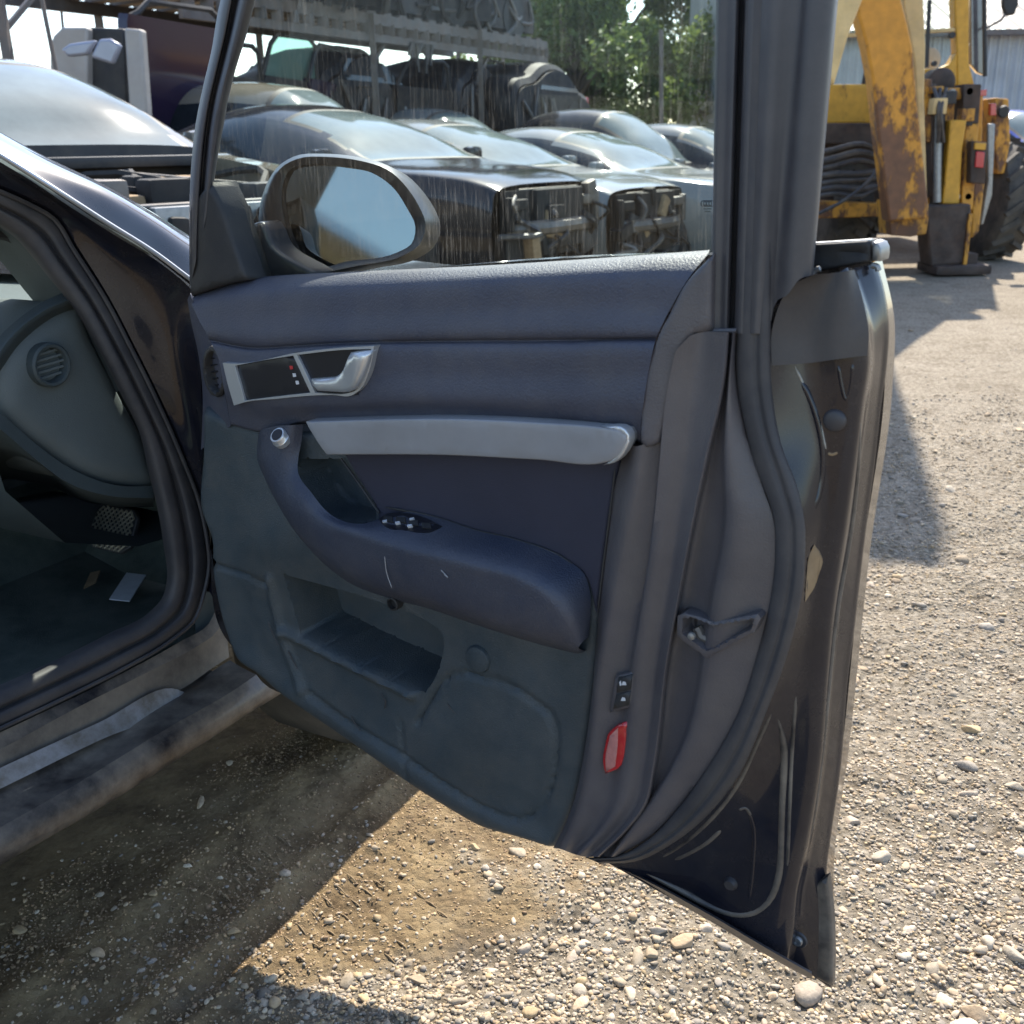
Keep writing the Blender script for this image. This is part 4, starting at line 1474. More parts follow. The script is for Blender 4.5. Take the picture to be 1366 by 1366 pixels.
# latch opening at the rear
lb = patch('latch_surround', [(903, 822, 1), (912, 818, 1), (928, 822, 1), (951, 831, 1), (990, 824, 1), (1010, 820, 1), (1014, 826, 1), (1006, 844, 1), (942, 879, 1), (902, 849, 1)], M['column'], door, DP, w=0.018, r=0.002, depth=0.03, recess=[([(910, 825, 1), (927, 825, 1), (951, 835, 1), (992, 828, 1), (1007, 825, 1), (1001, 840, 1), (943, 869, 1), (910, 846, 1)], 0.022, 0.003)], res=0.004, angle=28)
patch('latch_cavity', [(926, 826, 1), (951, 835, 1), (992, 828, 1), (1001, 828, 1), (985, 846, 1), (948, 861, 1), (928, 850, 1)], M['gloss_black'], lb, DP, w=0.0, r=0, depth=0.004)
MB().tube(DP.pts([(930, 836), (936, 848), (945, 852)], 0.006), 0.006, 8).build('latch_claw', M['metal_raw'], lb)
MB().lathe(DP.pt(952, 848, 0.004), DP.en, [(0.005, 0), (0.005, 0.006), (0.0001, 0.007)], 14).build('latch_pin', M['alu'], lb)
MB().lathe(DP.pt(922, 849, 0.024), DP.en, [(0.0045, -0.002), (0.004, 0.001), (0.0001, 0.002)], 14).build('screw', M['alu'], lb)

# lock button plate with two printed symbols
lp = patch('button_plate', [(820, 902, 1), (847, 896, 1), (842, 944, 1), (812, 952, 1)], M['column'], door, DP, w=0.020, r=0.003, depth=0.012)
patch('alarm_button', [(824, 905, 1), (842, 901, 1), (840, 921, 1), (821, 925, 1)], M['black'], lp, DP, w=0.0235, r=0.002, depth=0.006)
patch('alarm_button', [(821, 927, 1), (840, 923, 1), (837, 942, 1), (817, 947, 1)], M['black'], lp, DP, w=0.0235, r=0.002, depth=0.006)
for (x, y) in ((832, 912), (831, 933)):
    patch('printed_car', [(x - 3, y + 2, 1), (x - 1, y - 3, 1), (x + 2.5, y - 2, 1), (x + 3.5, y + 2, 1)], M['white'], lp, DP, w=0.0241, r=0, depth=0.0004)
patch('printed_arc', [(826, 910, 1), (828, 908, 1), (829, 914, 1), (827, 915, 1)], M['white'], lp, DP, w=0.0241, r=0, depth=0.0004)

# red door reflector
rf = patch('red_reflector', [(809, 981, 1), (817, 972), (836, 963, 1), (834, 990), (831, 1011), (827, 1023), (806, 1034, 1), (803, 1016)], M['red'], door, DP, w=0.020, r=0.003, depth=0.014, res=0.006)
patch('reflector_face', [(813, 982, 1), (824, 971, 1), (823, 1000), (820, 1023, 1), (808, 1030, 1), (807, 1014)], M['red_pale'], rf, DP, w=0.0212, r=0.001, depth=0.004, res=0.006)

# --- door mirror, mounted outside
MN = DP.en * 0.98 + DP.ex * 0.12 + DP.ez * 0.20
MN = MN / np.linalg.norm(MN)
MP0 = DP.pt(390, 300, -0.10)


class FreePlane(Plane):
    def __init__(self, p0, n):
        self.p0 = np.array(p0, float)
        self.en = n / np.linalg.norm(n)
        ex = np.cross(np.array([0, 0, 1.0]), self.en)
        self.ex = ex / np.linalg.norm(ex)
        self.ez = np.cross(self.en, self.ex)


MPn = FreePlane(MP0, MN)
MIR = [(377, 281), (378, 243), (388, 225), (409, 220), (456, 222), (497, 231), (523, 249), (543, 278), (554, 302), (549, 325), (529, 337), (467, 348), (412, 354), (399, 340), (384, 308)]
HOU = [(345, 290), (353, 252), (371, 222), (394, 208), (432, 205), (485, 211), (520, 222), (549, 249), (567, 278), (573, 296), (564, 326), (540, 343), (485, 356), (409, 366), (372, 356), (348, 330)]
hp = outline_curve(HOU, 9)
hm = outline_curve(MIR, 9)
n_ = 64
hp = catmull(np.array(HOU, float), n_, True)
hm = catmull(np.array(MIR, float), n_, True)
# start both loops at the same angle
A_in = MPn.pts(hm, 0.0)
A_lip = MPn.pts(hm, 0.006)
A_rim = MPn.pts(hp * 0.72 + hm * 0.28, 0.010)
A_out = MPn.pts(hp, -0.004)
cen = A_out.mean(0)
A_b1 = cen + (A_out - cen) * 0.97 - MPn.en * 0.035
A_b2 = cen + (A_out - cen) * 0.78 - MPn.en * 0.075
A_b3 = cen + (A_out - cen) * 0.35 - MPn.en * 0.095
rings = [A_in, A_lip, A_rim, A_out, A_b1, A_b2, A_b3]
mb = MB()
G = np.array([np.vstack([r, r[:1]]) for r in rings])
mb.grid(G)
mb.add(A_b3, [tuple(range(n_))])
mir = mb.build('mirror_housing', M['gloss_black'], door, True, 60)
MB().add(MPn.pts(hm, 0.001), [tuple(range(n_))]).build('mirror_glass', M['mirror'], mir, False)
# foot joining housing and door
ft = [DP.pts([(318, 308), (322, 340), (335, 368), (400, 368)], -0.05),
      MPn.pts([(342, 288), (346, 320), (360, 352), (415, 366)], -0.01),
      MPn.pts([(352, 262), (356, 300), (380, 345), (430, 362)], -0.02)]
loft('mirror_foot', ft, M['paint_in'], door, n=20, m=6)
patch('mirror_base', [(315, 312, 1), (345, 296), (365, 330), (420, 366), (335, 372, 1)], M['gloss_black'], door, DP, w=-0.045, r=0.006, depth=0.03)

# ------------------------------------------------------------------ the black car the door belongs to
CAR_A = rad(29)
H0 = DP.pt(270, 600, -0.06)
H0[2] = 0
CF = np.array([math.sin(CAR_A), math.cos(CAR_A), 0])
CP = Plane(H0, CF)
car = empty('black_car', H0, 'black car at the left with its front doorway open, dash, pedal and dusty sill showing', 'car')


def cl(a, q, z):
    """car coordinates: a metres ahead of the door hinge, q metres in from the side, z up"""
    return H0 + CF * a - CP.en * q + np.array([0, 0, z])


def cpt(px, q):
    q = np.broadcast_to(np.asarray(q, float), (len(px),))
    return CP.pts(px, -q)


# roof pillar, wing top and door pillar
B0 = [(-260, 20), (-120, 105), (0, 176), (59, 208), (146, 250), (205, 284), (262, 320), (330, 352)]
B1 = [(-260, 35), (-120, 120), (0, 190), (59, 222), (146, 263), (205, 298), (262, 336), (330, 372)]
B2 = [(-260, 60), (-120, 140), (0, 206), (59, 243), (146, 299), (205, 336), (262, 378), (330, 420)]
B2b = [(-260, 66), (-120, 146), (0, 211), (59, 248), (146, 305), (205, 342), (262, 386), (330, 430)]
loft('roof_pillar', [cpt(B0, [0.62, 0.52, 0.40, 0.36, 0.30, 0.26, 0.22, 0.2]), cpt(B0, [0.36, 0.28, 0.20, 0.17, 0.13, 0.11, 0.08, 0.06]), cpt(B1, [0.31, 0.23, 0.15, 0.12, 0.085, 0.065, 0.04, 0.02]), cpt(B2, [0.29, 0.21, 0.13, 0.10, 0.07, 0.05, 0.02, 0.0]), cpt(B2b, [0.31, 0.23, 0.15, 0.12, 0.09, 0.07, 0.035, 0.015])], M['paint'], car, n=70, m=6, hard=(1, 3), angle=50)
MB().tube(catmull(cpt(B2, [0.285, 0.205, 0.125, 0.095, 0.065, 0.045, 0.015, -0.005]), 60), 0.0035, 8).build('drip_moulding', M['chrome'], car)

F0 = [(-260, 150), (-120, 205), (0, 255), (38, 272), (73, 293), (97, 331), (141, 400), (176, 467), (211, 538), (243, 611), (266, 672), (276, 720), (279, 750), (273, 788), (260, 826), (230, 853), (165, 892), (99, 925), (0, 972), (-260, 1090)]
qF = [0.36, 0.28, 0.20, 0.19, 0.18, 0.17, 0.15, 0.135, 0.125, 0.12, 0.115, 0.11, 0.11, 0.11, 0.11, 0.11, 0.11, 0.11, 0.11, 0.11]
SI = [(-260, 215), (-120, 258), (0, 302), (18, 314), (40, 337), (60, 362), (102, 415), (130, 462), (160, 521), (187, 577), (200, 632), (212, 680), (220, 730), (224, 773), (219, 795), (198, 819), (148, 845), (82, 878), (0, 915), (-260, 1030)]
qS = [q + 0.045 for q in qF]
UPn = 10
outer = [(-260, 72), (-120, 152), (0, 216), (40, 240), (100, 280), (160, 318), (215, 352), (262, 396), (266, 470), (270, 560), (271, 640), (280, 720), (288, 775), (296, 820)]
qo = [0.31, 0.23, 0.15, 0.135, 0.115, 0.09, 0.07, 0.035, 0.03, 0.03, 0.03, 0.04, 0.05, 0.06]
Fup = [(-260, 140), (-120, 196), (0, 247), (38, 264), (78, 289), (103, 328), (146, 397), (181, 464), (216, 535), (248, 608), (270, 668), (281, 715), (285, 750), (280, 790)]
qu = [0.35, 0.27, 0.19, 0.18, 0.17, 0.16, 0.14, 0.125, 0.115, 0.11, 0.105, 0.10, 0.10, 0.10]
mid_o = [(a[0] * 0.45 + b[0] * 0.55, a[1] * 0.45 + b[1] * 0.55) for a, b in zip(outer, Fup)]
loft('door_pillar', [cpt(outer, qo), cpt(mid_o, [a * 0.3 + b * 0.7 for a, b in zip(qo, qu)]), cpt(Fup, qu), cpt(F0[:14], [q + 0.012 for q in qF[:14]]), cpt(F0[:14], [q + 0.05 for q in qF[:14]])], M['paint_in'], car, n=70, m=6, hard=(2,), angle=50)
MB().tube(catmull(cpt(F0, [q - 0.006 for q in qF]), 120), 0.0035, 6).build('door_flange', M['rubber'], car)


def mixp(a, b, t):
    return [(p[0] * (1 - t) + q[0] * t, p[1] * (1 - t) + q[1] * t) for p, q in zip(a, b)]


qm = lambda d: [q + d for q in qF]
loft('door_seal', [cpt(F0, qm(0.01)), cpt(mixp(F0, SI, 0.08), qm(-0.002)), cpt(mixp(F0, SI, 0.35), qm(0.0)), cpt(mixp(F0, SI, 0.45), qm(0.012)), cpt(mixp(F0, SI, 0.55), qm(0.006)), cpt(mixp(F0, SI, 0.8), qm(0.012)), cpt(SI, qm(0.04)), cpt(SI, qm(0.075))], M['rubber'], car, n=140, m=4, angle=60)

loft('sill_inner', [cpt(SI[12:], [q + 0.07 for q in qF[12:]]), cpt(SI[12:], [q + 0.08 for q in qF[12:]]) - np.array([0, 0, 0.08]), cpt(SI[12:], [q + 0.085 for q in qF[12:]]) - np.array([0, 0, 0.25])], M['carpet'], car, n=40, m=3)

loft('pillar_trim', [cpt(SI[:9], [q + 0.07 for q in qF[:9]]), cpt([(p[0] - 16, p[1] + 8) for p in SI[:9]], [q + 0.14 for q in qF[:9]]), cpt([(p[0] - 30, p[1] + 22) for p in SI[:9]], [q + 0.20 for q in qF[:9]])], M['dash_low'], car, n=40, m=3)
# sill: ledges, scuff plate, rocker
S = [
    ([(300, 822), (287, 845), (263, 862), (198, 896), (99, 946), (0, 1000), (-300, 1160)], 0.095),
    ([(306, 878), (290, 888), (247, 918), (190, 945), (132, 974), (0, 1033), (-300, 1170)], 0.085),
    ([(322, 890), (300, 902), (245, 932), (190, 968), (132, 1008), (0, 1073), (-300, 1222)], 0.05),
    ([(342, 900), (310, 922), (231, 967), (170, 1004), (109, 1042), (0, 1104), (-300, 1280)], 0.008),
    ([(372, 924), (330, 950), (263, 994), (214, 1025), (165, 1056), (0, 1151), (-300, 1330)], 0.004),
]
sc_ = [cpt(p, q) for p, q in S]
seal_bot = cpt([(292, 800), (280, 830), (240, 856), (165, 897), (99, 930), (0, 977), (-300, 1112)], 0.105)
loft('sill_step', [seal_bot, sc_[0]], M['paint_dusty'], car, n=50, m=2)
loft('sill_ledge', [sc_[0], sc_[1] + np.array([0, 0, 0.002])], M['ledge'], car, n=50, m=3)
loft('sill_top', [sc_[1] - np.array([0, 0, 0.004]), sc_[2], sc_[3]], M['paint_dusty'], car, n=50, m=4)
loft('rocker_panel', [sc_[3], sc_[3] + CP.en * 0.012 - np.array([0, 0, 0.012]), sc_[4] + CP.en * 0.006, sc_[4] - CP.en * 0.02, sc_[4] - CP.en * 0.3 + np.array([0, 0, 0.01])], M['paint_dusty'], car, n=50, m=4, hard=(3,))
# aluminium kick plate lying on the sill
kpl = [[(246, 926), (236, 922), (130, 968), (0, 1028), (-300, 1168)], [(249, 934), (242, 940), (130, 992), (0, 1056), (-300, 1205)]]
loft('kick_plate', [cpt(kpl[0], 0.078) + np.array([0, 0, 0.004]), cpt(kpl[1], 0.062) + np.array([0, 0, 0.004])], M['scuff'], car, n=40, m=3)

# interior: floor, firewall, dash end, lower dash, pedals
fz = float(cpt([(82, 878)], 0.155)[0][2]) - 0.11
MB().grid(np.array([[cl(a, q, z) for a in np.linspace(-1.2, 0.75, 20)] for q, z in ((0.14, fz + 0.03), (0.2, fz), (0.5, fz - 0.03), (0.75, fz), (0.80, fz + 0.18), (0.95, fz + 0.2))])).build('floor_carpet', M['carpet'], car, True, 60)
MB().grid(np.array([[cl(a, q, z) for q in np.linspace(0.1, 1.7, 8)] for a, z in ((0.3, fz - 0.02), (0.5, fz + 0.15), (0.62, fz + 0.35), (0.66, 0.95))])).build('firewall', M['carpet'], car, True, 60)
MB().grid(np.array([[cl(a, 0.17 + 0.02 * math.sin(z * 7), z) for a in np.linspace(0.10, 0.7, 8)] for z in np.linspace(fz - 0.03, 0.62, 8)])).build('kick_panel', M['dash_low'], car)

ICP = Plane(H0 - CP.en * 0.21, CF)
patch('dash_end', [(12, 470), (0, 520), (4, 548), (30, 580), (75, 612), (120, 640), (160, 652), (215, 650), (205, 600), (170, 530), (130, 450), (106, 405), (85, 412), (45, 436)], M['dash'], car, ICP, w=0.0, r=0.03, depth=0.30, res=0.012)
loft('dash_rim', [cpt([(-60, 520), (-20, 470), (10, 438), (55, 404), (100, 384)], 0.22), cpt([(-50, 530), (-8, 480), (18, 446), (60, 414), (104, 396)], 0.20), cpt([(-40, 545), (2, 492), (28, 458), (66, 426), (108, 408)], 0.22)], M['dash_low'], car, n=30, m=5)
loft('lower_dash', [cpt([(-40, 520), (2, 552), (45, 590), (100, 628), (160, 648), (205, 648)], 0.205), cpt([(-40, 545), (0, 572), (40, 606), (95, 646), (150, 662), (205, 664)], 0.20), cpt([(-40, 590), (10, 600), (60, 625), (110, 660), (155, 672), (205, 672)], 0.30), cpt([(-40, 640), (20, 640), (70, 650), (110, 668), (155, 676), (205, 676)], 0.6)], M['dash_low'], car, n=36, m=5, hard=(1,))
vp = ICP.pt(68, 487, 0.012)
vent = MB().lathe(vp, CP.en, [(0.034, -0.02), (0.034, 0.002), (0.031, 0.005), (0.027, 0.004), (0.025, -0.012), (0.0001, -0.013)], 32).build('air_vent', M['dash_low'], car)
for k in range(5):
    zz = -0.018 + k * 0.009
    ww = math.sqrt(0.026**2 - zz**2)
    MB().bar(vp + CP.en * -0.004 - CF * ww + np.array([0, 0, zz]), vp + CP.en * -0.004 + CF * ww + np.array([0, 0, zz + 0.003]), 0.002, 0.0035).build('vent_slat', M['dash'], vent, False)
# dash top, lit through the windscreen, and instrument hood
MB().grid(np.array([[cl(a, q, z - 0.02 * abs(q - 0.9)) for q in np.linspace(0.30, 1.6, 10)] for a, z in ((-0.16, 0.86), (-0.13, 0.895), (-0.05, 0.91), (0.2, 0.93), (0.55, 0.95))])).build('dash_top', M['dash'], car, True, 70)
MB().grid(np.array([[cl(a, q, z) for q in np.linspace(0.30, 1.6, 6)] for a, z in ((-0.16, 0.86), (-0.14, 0.70), (-0.05, 0.58), (0.1, 0.52), (0.3, 0.5))])).build('dash_front', M['dash_low'], car, True, 70)
MB().tube(catmull(cpt([(-60, 330), (-20, 310), (12, 312), (34, 330), (44, 350)], 0.30), 20), 0.012, 8).build('instrument_hood', M['black'], car)

# brake pedal with a crossed tread
pc = cpt([(150, 704)], 0.42)[0]
pn = np.array(CAMP - pc)
pn = -CF * 0.85 + np.array([0, 0, 0.5])
pn /= np.linalg.norm(pn)
px_ = -CP.en
pyv = np.cross(pn, px_)
ped = MB()
prof = [(-0.042, -0.020), (-0.030, -0.032), (0.026, -0.034), (0.040, -0.022), (0.046, 0.018), (0.030, 0.034), (-0.028, 0.034), (-0.044, 0.022)]
prof = [(a * 1.35, b * 1.35) for a, b in prof]
ped.prism([pc + px_ * a + pyv * b for a, b in prof], -pn * 0.012)
pedal = ped.build('brake_pedal', M['black'], car, bevel=0.003)
for k in range(-7, 8):
    for sgn in (1, -1):
        seg = []
        for t in np.linspace(-0.07, 0.07, 41):
            a, b = k * 0.0125 + t, sgn * t
            if inside(np.array([[a, b]]), np.array(prof) * 0.92)[0]:
                seg.append((a, b))
        if len(seg) > 3:
            a, b = seg[0], seg[-1]
            MB().bar(pc + px_ * a[0] + pyv * a[1] + pn * 0.001, pc + px_ * b[0] + pyv * b[1] + pn * 0.001, 0.003, 0.003).build('tread_ridge', M['pedal'], pedal, False)
MB().tube([pc - pn * 0.01, pc + CF * 0.10 + np.array([0, 0, 0.12]), pc + CF * 0.16 + np.array([0, 0, 0.26])], 0.010, 8).build('pedal_arm', M['black'], car)

# bodywork out of the picture that shades the cabin and throws the shadow
MB().grid(np.array([[cl(a, q, z) for a in (-2.6, -1.6, -0.9, -0.55)] for q, z in ((0.24, 1.32), (0.34, 1.39), (0.9, 1.43), (1.46, 1.39), (1.56, 1.32))])).build('roof', M['paint'], car)
MB().grid(np.array([[cl(a, q, z) for a in np.linspace(-3.2, 0.3, 8)] for q, z in ((1.68, 0.95), (1.78, 0.7), (1.78, 0.4), (1.72, 0.2))])).build('far_side', M['paint'], car)
MB().grid(np.array([[cl(a, q, z) for a in np.linspace(-3.2, -1.15, 8)] for q, z in ((0.10, 0.95), (0.0, 0.75), (0.0, 0.4), (0.04, 0.2))])).build('rear_door', M['paint'], car)
MB().bar(cl(-1.15, 0.12, 0.2), cl(-1.10, 0.26, 1.36), 0.14, 0.10).build('centre_pillar', M['paint'], car)
wsq = np.linspace(0.0, 1.0, 9)
MB().grid(np.array([[cl(a + 0.10 * math.sin(math.pi * s), q0 + (q1 - q0) * s, z) for s in wsq] for a, z, q0, q1 in ((0.42, 0.93, 0.20, 1.6), (0.0, 1.18, 0.26, 1.54), (-0.55, 1.385, 0.36, 1.44))])).build('windscreen', M['glass'], car)
fen = [(0.13, 0.05, 0.93), (0.13, 0.0, 0.80), (0.13, 0.0, 0.45)]
MB().grid(np.array([[cl(a, q + 0.05 * max(0, a - 0.8) ** 2, z - 0.05 * max(0, a - 0.3)) for a in np.linspace(0.14, 1.35, 10)] for q, z in ((0.28, 0.93), (0.10, 0.91), (0.03, 0.86), (0.0, 0.72), (0.0, 0.55))])).build('front_wing', M['paint'], car)
MB().grid(np.array([[cl(a, q, z - 0.05 * max(0, a - 0.3) + 0.03 * math.sin(math.pi * (q - 0.28) / 1.2)) for a in np.linspace(0.4, 1.45, 8)] for q in np.linspace(0.285, 1.5, 8) for z in (0.935,)])).build('bonnet', M['paint'], car)
wc = cl(0.52, 0.12, 0.30)
MB().lathe(wc, CP.en, [(0.2, -0.1), (0.30, -0.1), (0.32, -0.07), (0.32, 0.07), (0.30, 0.1), (0.2, 0.1)], 32).build('front_tyre', M['tyre'], car)
MB().lathe(wc, CP.en, [(0.2, -0.09), (0.2, 0.09), (0.17, 0.06), (0.05, 0.05), (0.0001, 0.06)], 24).build('front_rim', M['alu'], car)

# paper on the cabin floor
pf = cl(0, 0, 0)
q4 = [hit([p], (0, 0, fz + 0.012), (0, 0, 1))[0] for p in ((169, 765), (195, 768), (173, 803), (146, 800))]
pap = MB().prism(q4, (0, 0, 0.002)).build('paper_slip', M['paper'], None, False)
tag(pap, 'pale crumpled paper slip lying on the cabin floor below the pedal', 'paper')
q4 = [hit([p], (0, 0, fz + 0.012), (0, 0, 1))[0] for p in ((121, 766), (134, 763), (128, 778), (112, 786))]
pap = MB().prism(q4, (0, 0, 0.004)).build('debris_scrap', M['tanpatch'], None, False)
tag(pap, 'small brown scrap beside the paper slip on the cabin floor', 'debris')

# ------------------------------------------------------------------ scrap cars in the yard
def local(parent, name, mb, m, smooth=True, angle=40):
    """mesh given in the parent's own axes"""
    ob = link(name, mb.v, mb.f, m, None, smooth, angle)
    fix_normals(ob)
    if smooth:
        ob.data.set_sharp_from_angle(angle=rad(angle))
    ob.parent = parent
    return ob


def make_car(label, anchor, loc_anchor, heading, paint, z_roof=1.43, hood=True, L=4.4, Wd=1.76, wheels=True, group='scrapped cars parked in a row', seed=0, stripped=True, van=False, rake=0.95):
    """car in its own axes: x ahead, y to its left, z up; anchor = world place of loc_anchor"""
    r_ = random.Random(seed)
    hw = Wd / 2
    zb = 0.93 if not van else 1.02
    nose, tail = L / 2, -L / 2
    cow = nose - 1.15 if not van else nose - 0.75
    wt = cow - rake                       # windscreen top
    rt = tail + (1.15 if not van else 0.25)
    rd = tail + (0.45 if not van else 0.08)
    h = heading
    R = np.array([[math.cos(h), -math.sin(h)], [math.sin(h), math.cos(h)]])
    la = dict(top_near=(wt, -0.60 * hw / 0.88), top_far=(wt, 0.60 * hw / 0.88), base_near=(cow, -0.78 * hw))[loc_anchor]
    o2 = np.array(anchor[:2]) - R @ np.array(la)
    za = zb if loc_anchor == 'base_near' else z_roof
    zoff = anchor[2] - za
    t = empty('scrap_car', (o2[0], o2[1], 0), label, 'car', group)
    t.rotation_euler = (0, 0, h)
    pm = paint
    zr = z_roof + zoff
    zb = zb + zoff
    front = nose - (0.10 if stripped else 0.0)
    sil = np.array([(tail, zb - 0.14), (tail + 0.06, zb + 0.0), (rd, zb + 0.06), ((rd + rt) / 2, (zb + zr) / 2 + 0.06), (rt, zr - 0.03), (rt + 0.35, zr + 0.035), ((rt + wt) / 2, zr + 0.05), (wt - 0.25, zr + 0.035), (wt, zr - 0.01), ((wt + cow) / 2, (zr + zb) / 2 + 0.055), (cow, zb + 0.03), (cow + 0.25, zb - 0.005), ((cow + nose) / 2, zb - 0.035), (nose - 0.25, zb - 0.09), (nose - 0.06, zb - 0.17), (nose, zb - 0.27)], float)
    SC_ = catmull(sil, 300)
    xs_ = np.unique(np.concatenate([np.linspace(tail, front, 84), [cow, wt, rt, rd]]))
    ztop = np.interp(xs_, SC_[:, 0], SC_[:, 1])

    def half(x):
        k = (x - tail) / L
        wv = hw * (0.82 + 0.18 * smoothstep(np.array(k / 0.16)) - 0.24 * smoothstep(np.array((k - 0.72) / 0.28)) ** 1.6)
        top = float(np.interp(x, SC_[:, 0], SC_[:, 1]))
        return float(wv), min(zb, top)
    ths = np.linspace(0, math.pi / 2, 21)
    rows_ = []
    for x, zt in zip(xs_, ztop):
        wv, _ = half(x)
        sh = min(zb - 0.02, zt - 0.06)
        lo = 0.22 + zoff
        s = [(0.88 * wv, lo), (0.985 * wv, lo + 0.14), (1.0 * wv, lo + 0.32), (0.985 * wv, sh - 0.12), (0.955 * wv, sh - 0.02)]
        hgt = zt - sh
        open_bay = (not hood) and x >= cow - 0.01
        for th_ in ths:
            fz_ = math.sin(th_) ** 0.72
            y = 0.93 * wv * math.cos(th_) ** 0.62 * (1 - 0.27 * min(1, hgt / 0.45) * fz_ * (1 - 0.25 * fz_))
            if open_bay:
                t_ = th_ / (math.pi / 2)
                s.append((0.93 * wv - 0.12 * min(1, t_ * 6) - max(0, t_ - 0.3) / 0.7 * (0.93 * wv - 0.12), sh + 0.03 - (0.35 if t_ > 0.2 else 0)))
            else:
                s.append((max(y, 0.0), sh + hgt * fz_))
        rows_.append([(x, y, z) for y, z in s] + [(x, -y, z) for y, z in s[-2::-1]])
    G_ = np.array(rows_)
    nr, nc = G_.shape[:2]
    cls = {}
    bxp = (wt + rt) / 2 - 0.05
    for i in range(nr - 1):
        xm = (xs_[i] + xs_[i + 1]) / 2
        for j in range(nc - 1):
            q = G_[i:i + 2, j:j + 2].reshape(-1, 3).mean(0)
            wv, _ = half(xm)
            zt = (ztop[i] + ztop[i + 1]) / 2
            sh = min(zb - 0.02, zt - 0.06)
            fr_ = (q[2] - sh) / max(0.05, zt - sh)
            jj = j if j < nc / 2 else nc - 2 - j
            c = 'body'
            if wt - 0.02 < xm < cow - 0.0 and jj >= 5:
                edge = abs(q[1]) / (0.93 * wv)
                lim = 0.74 if xm > (wt + cow) / 2 else 0.66
                if edge < lim and wt + 0.03 < xm < cow - 0.06: c = 'windscreen'
                elif edge < lim + 0.035: c = 'windscreen_seal'
                elif fr_ > 0.10 and fr_ < 0.70 and xm < cow - 0.18 and edge > lim + 0.05: c = 'side_window'
            elif rd + 0.12 < xm <= wt - 0.02 and jj >= 5 and 0.10 < fr_ < 0.80 and abs(xm - bxp) > 0.05:
                c = 'side_window'
            elif rd < xm < rt and abs(q[1]) < 0.6 * wv: c = 'rear_glass'
            if c == 'side_window':
                c += '|l' if q[1] > 0 else '|r'
            cls.setdefault(c, []).append((i * nc + j, i * nc + j + 1, (i + 1) * nc + j + 1, (i + 1) * nc + j))
    flat = G_.reshape(-1, 3)
    for c, fs in cls.items():
        used = sorted({k for f in fs for k in f})
        mp_ = {k: n_i for n_i, k in enumerate(used)}
        mb_ = MB().add(flat[used], [tuple(mp_[k] for k in f) for f in fs])
        if c == 'body':
            mb_.f.append(tuple(mp_[k] for k in range(nc) if k in mp_))
        nm = c.split('|')[0]
        local(t, nm, mb_, {'body': pm, 'windscreen': M['screen'], 'windscreen_seal': M['black'], 'rear_glass': M['side_glass'], 'side_window': M['side_glass']}[nm], True, 60)
    # open front: dark bay, radiator, crash beam, headlamp holes
    fx = front
    wv, top = half(fx)
    local(t, 'front_panel', MB().box((fx + 0.0, 0, (top + 0.26 + zoff) / 2), (0.05, 1.62 * wv, top - 0.34 - zoff)), M['engine'])
    local(t, 'slam_panel', MB().box((fx - 0.01, 0, top - 0.05), (0.06, 1.1 * wv, 0.04), bev=0.015), M['metal_raw'])
    if stripped:
        local(t, 'crash_beam', MB().tube(catmull(np.array([(fx + 0.0, -0.78 * wv, 0.50 + zoff), (fx + 0.09, -0.4 * wv, 0.50 + zoff), (fx + 0.11, 0, 0.50 + zoff), (fx + 0.09, 0.4 * wv, 0.50 + zoff), (fx + 0.0, 0.78 * wv, 0.50 + zoff)]), 14), 0.05, 8), M['metal_raw'])
        local(t, 'radiator', MB().box((fx + 0.05, 0.05, 0.55 + zoff), (0.05, 0.62 * wv * 1.4, 0.40), bev=0.01), M['alu'] if seed % 2 else M['engine'])
        for s in (-1, 1):
            local(t, 'lamp_bracket', MB().box((fx + 0.03, s * 0.66 * wv, 0.66 + zoff), (0.10, 0.20, 0.07), bev=0.015).box((fx + 0.05, s * 0.80 * wv, 0.60 + zoff), (0.06, 0.05, 0.22), bev=0.01), M['metal_raw'] if s > 0 else M['engine'])
            local(t, 'beam_arm', MB().bar((fx - 0.1, s * 0.55 * wv, 0.5 + zoff), (fx + 0.1, s * 0.55 * wv, 0.5 + zoff), 0.08, 0.09), M['metal_raw'])
        for k in range(9):
            sx_ = r_.uniform(0.06, 0.22)
            local(t, 'front_clutter', MB().box((fx + 0.04, r_.uniform(-0.75, 0.75) * wv, r_.uniform(0.36, 0.72) + zoff), (r_.uniform(0.06, 0.16), sx_, r_.uniform(0.05, 0.2)), R=np.array(Matrix.Rotation(r_.uniform(-0.6, 0.6), 3, 'X')), bev=0.02), r_.choice([M['engine'], M['engine'], M['black'], M['metal_raw'], M['tanpatch']]))
        for k in range(9):
            y = r_.uniform(-0.75, 0.75) * wv
            z = r_.uniform(0.35, 0.72) + zoff
            pts_ = [(fx + 0.05, y, z), (fx + 0.12 + r_.uniform(0, 0.05), y + r_.uniform(-.15, .15), z - r_.uniform(0, 0.12)), (fx + 0.06, y + r_.uniform(-.3, .3), z - r_.uniform(0.05, 0.25))]
            local(t, 'loose_hose', MB().tube(catmull(np.array(pts_), 8), r_.uniform(0.010, 0.022), 6), r_.choice([M['hose'], M['metal_raw'], M['engine']]))
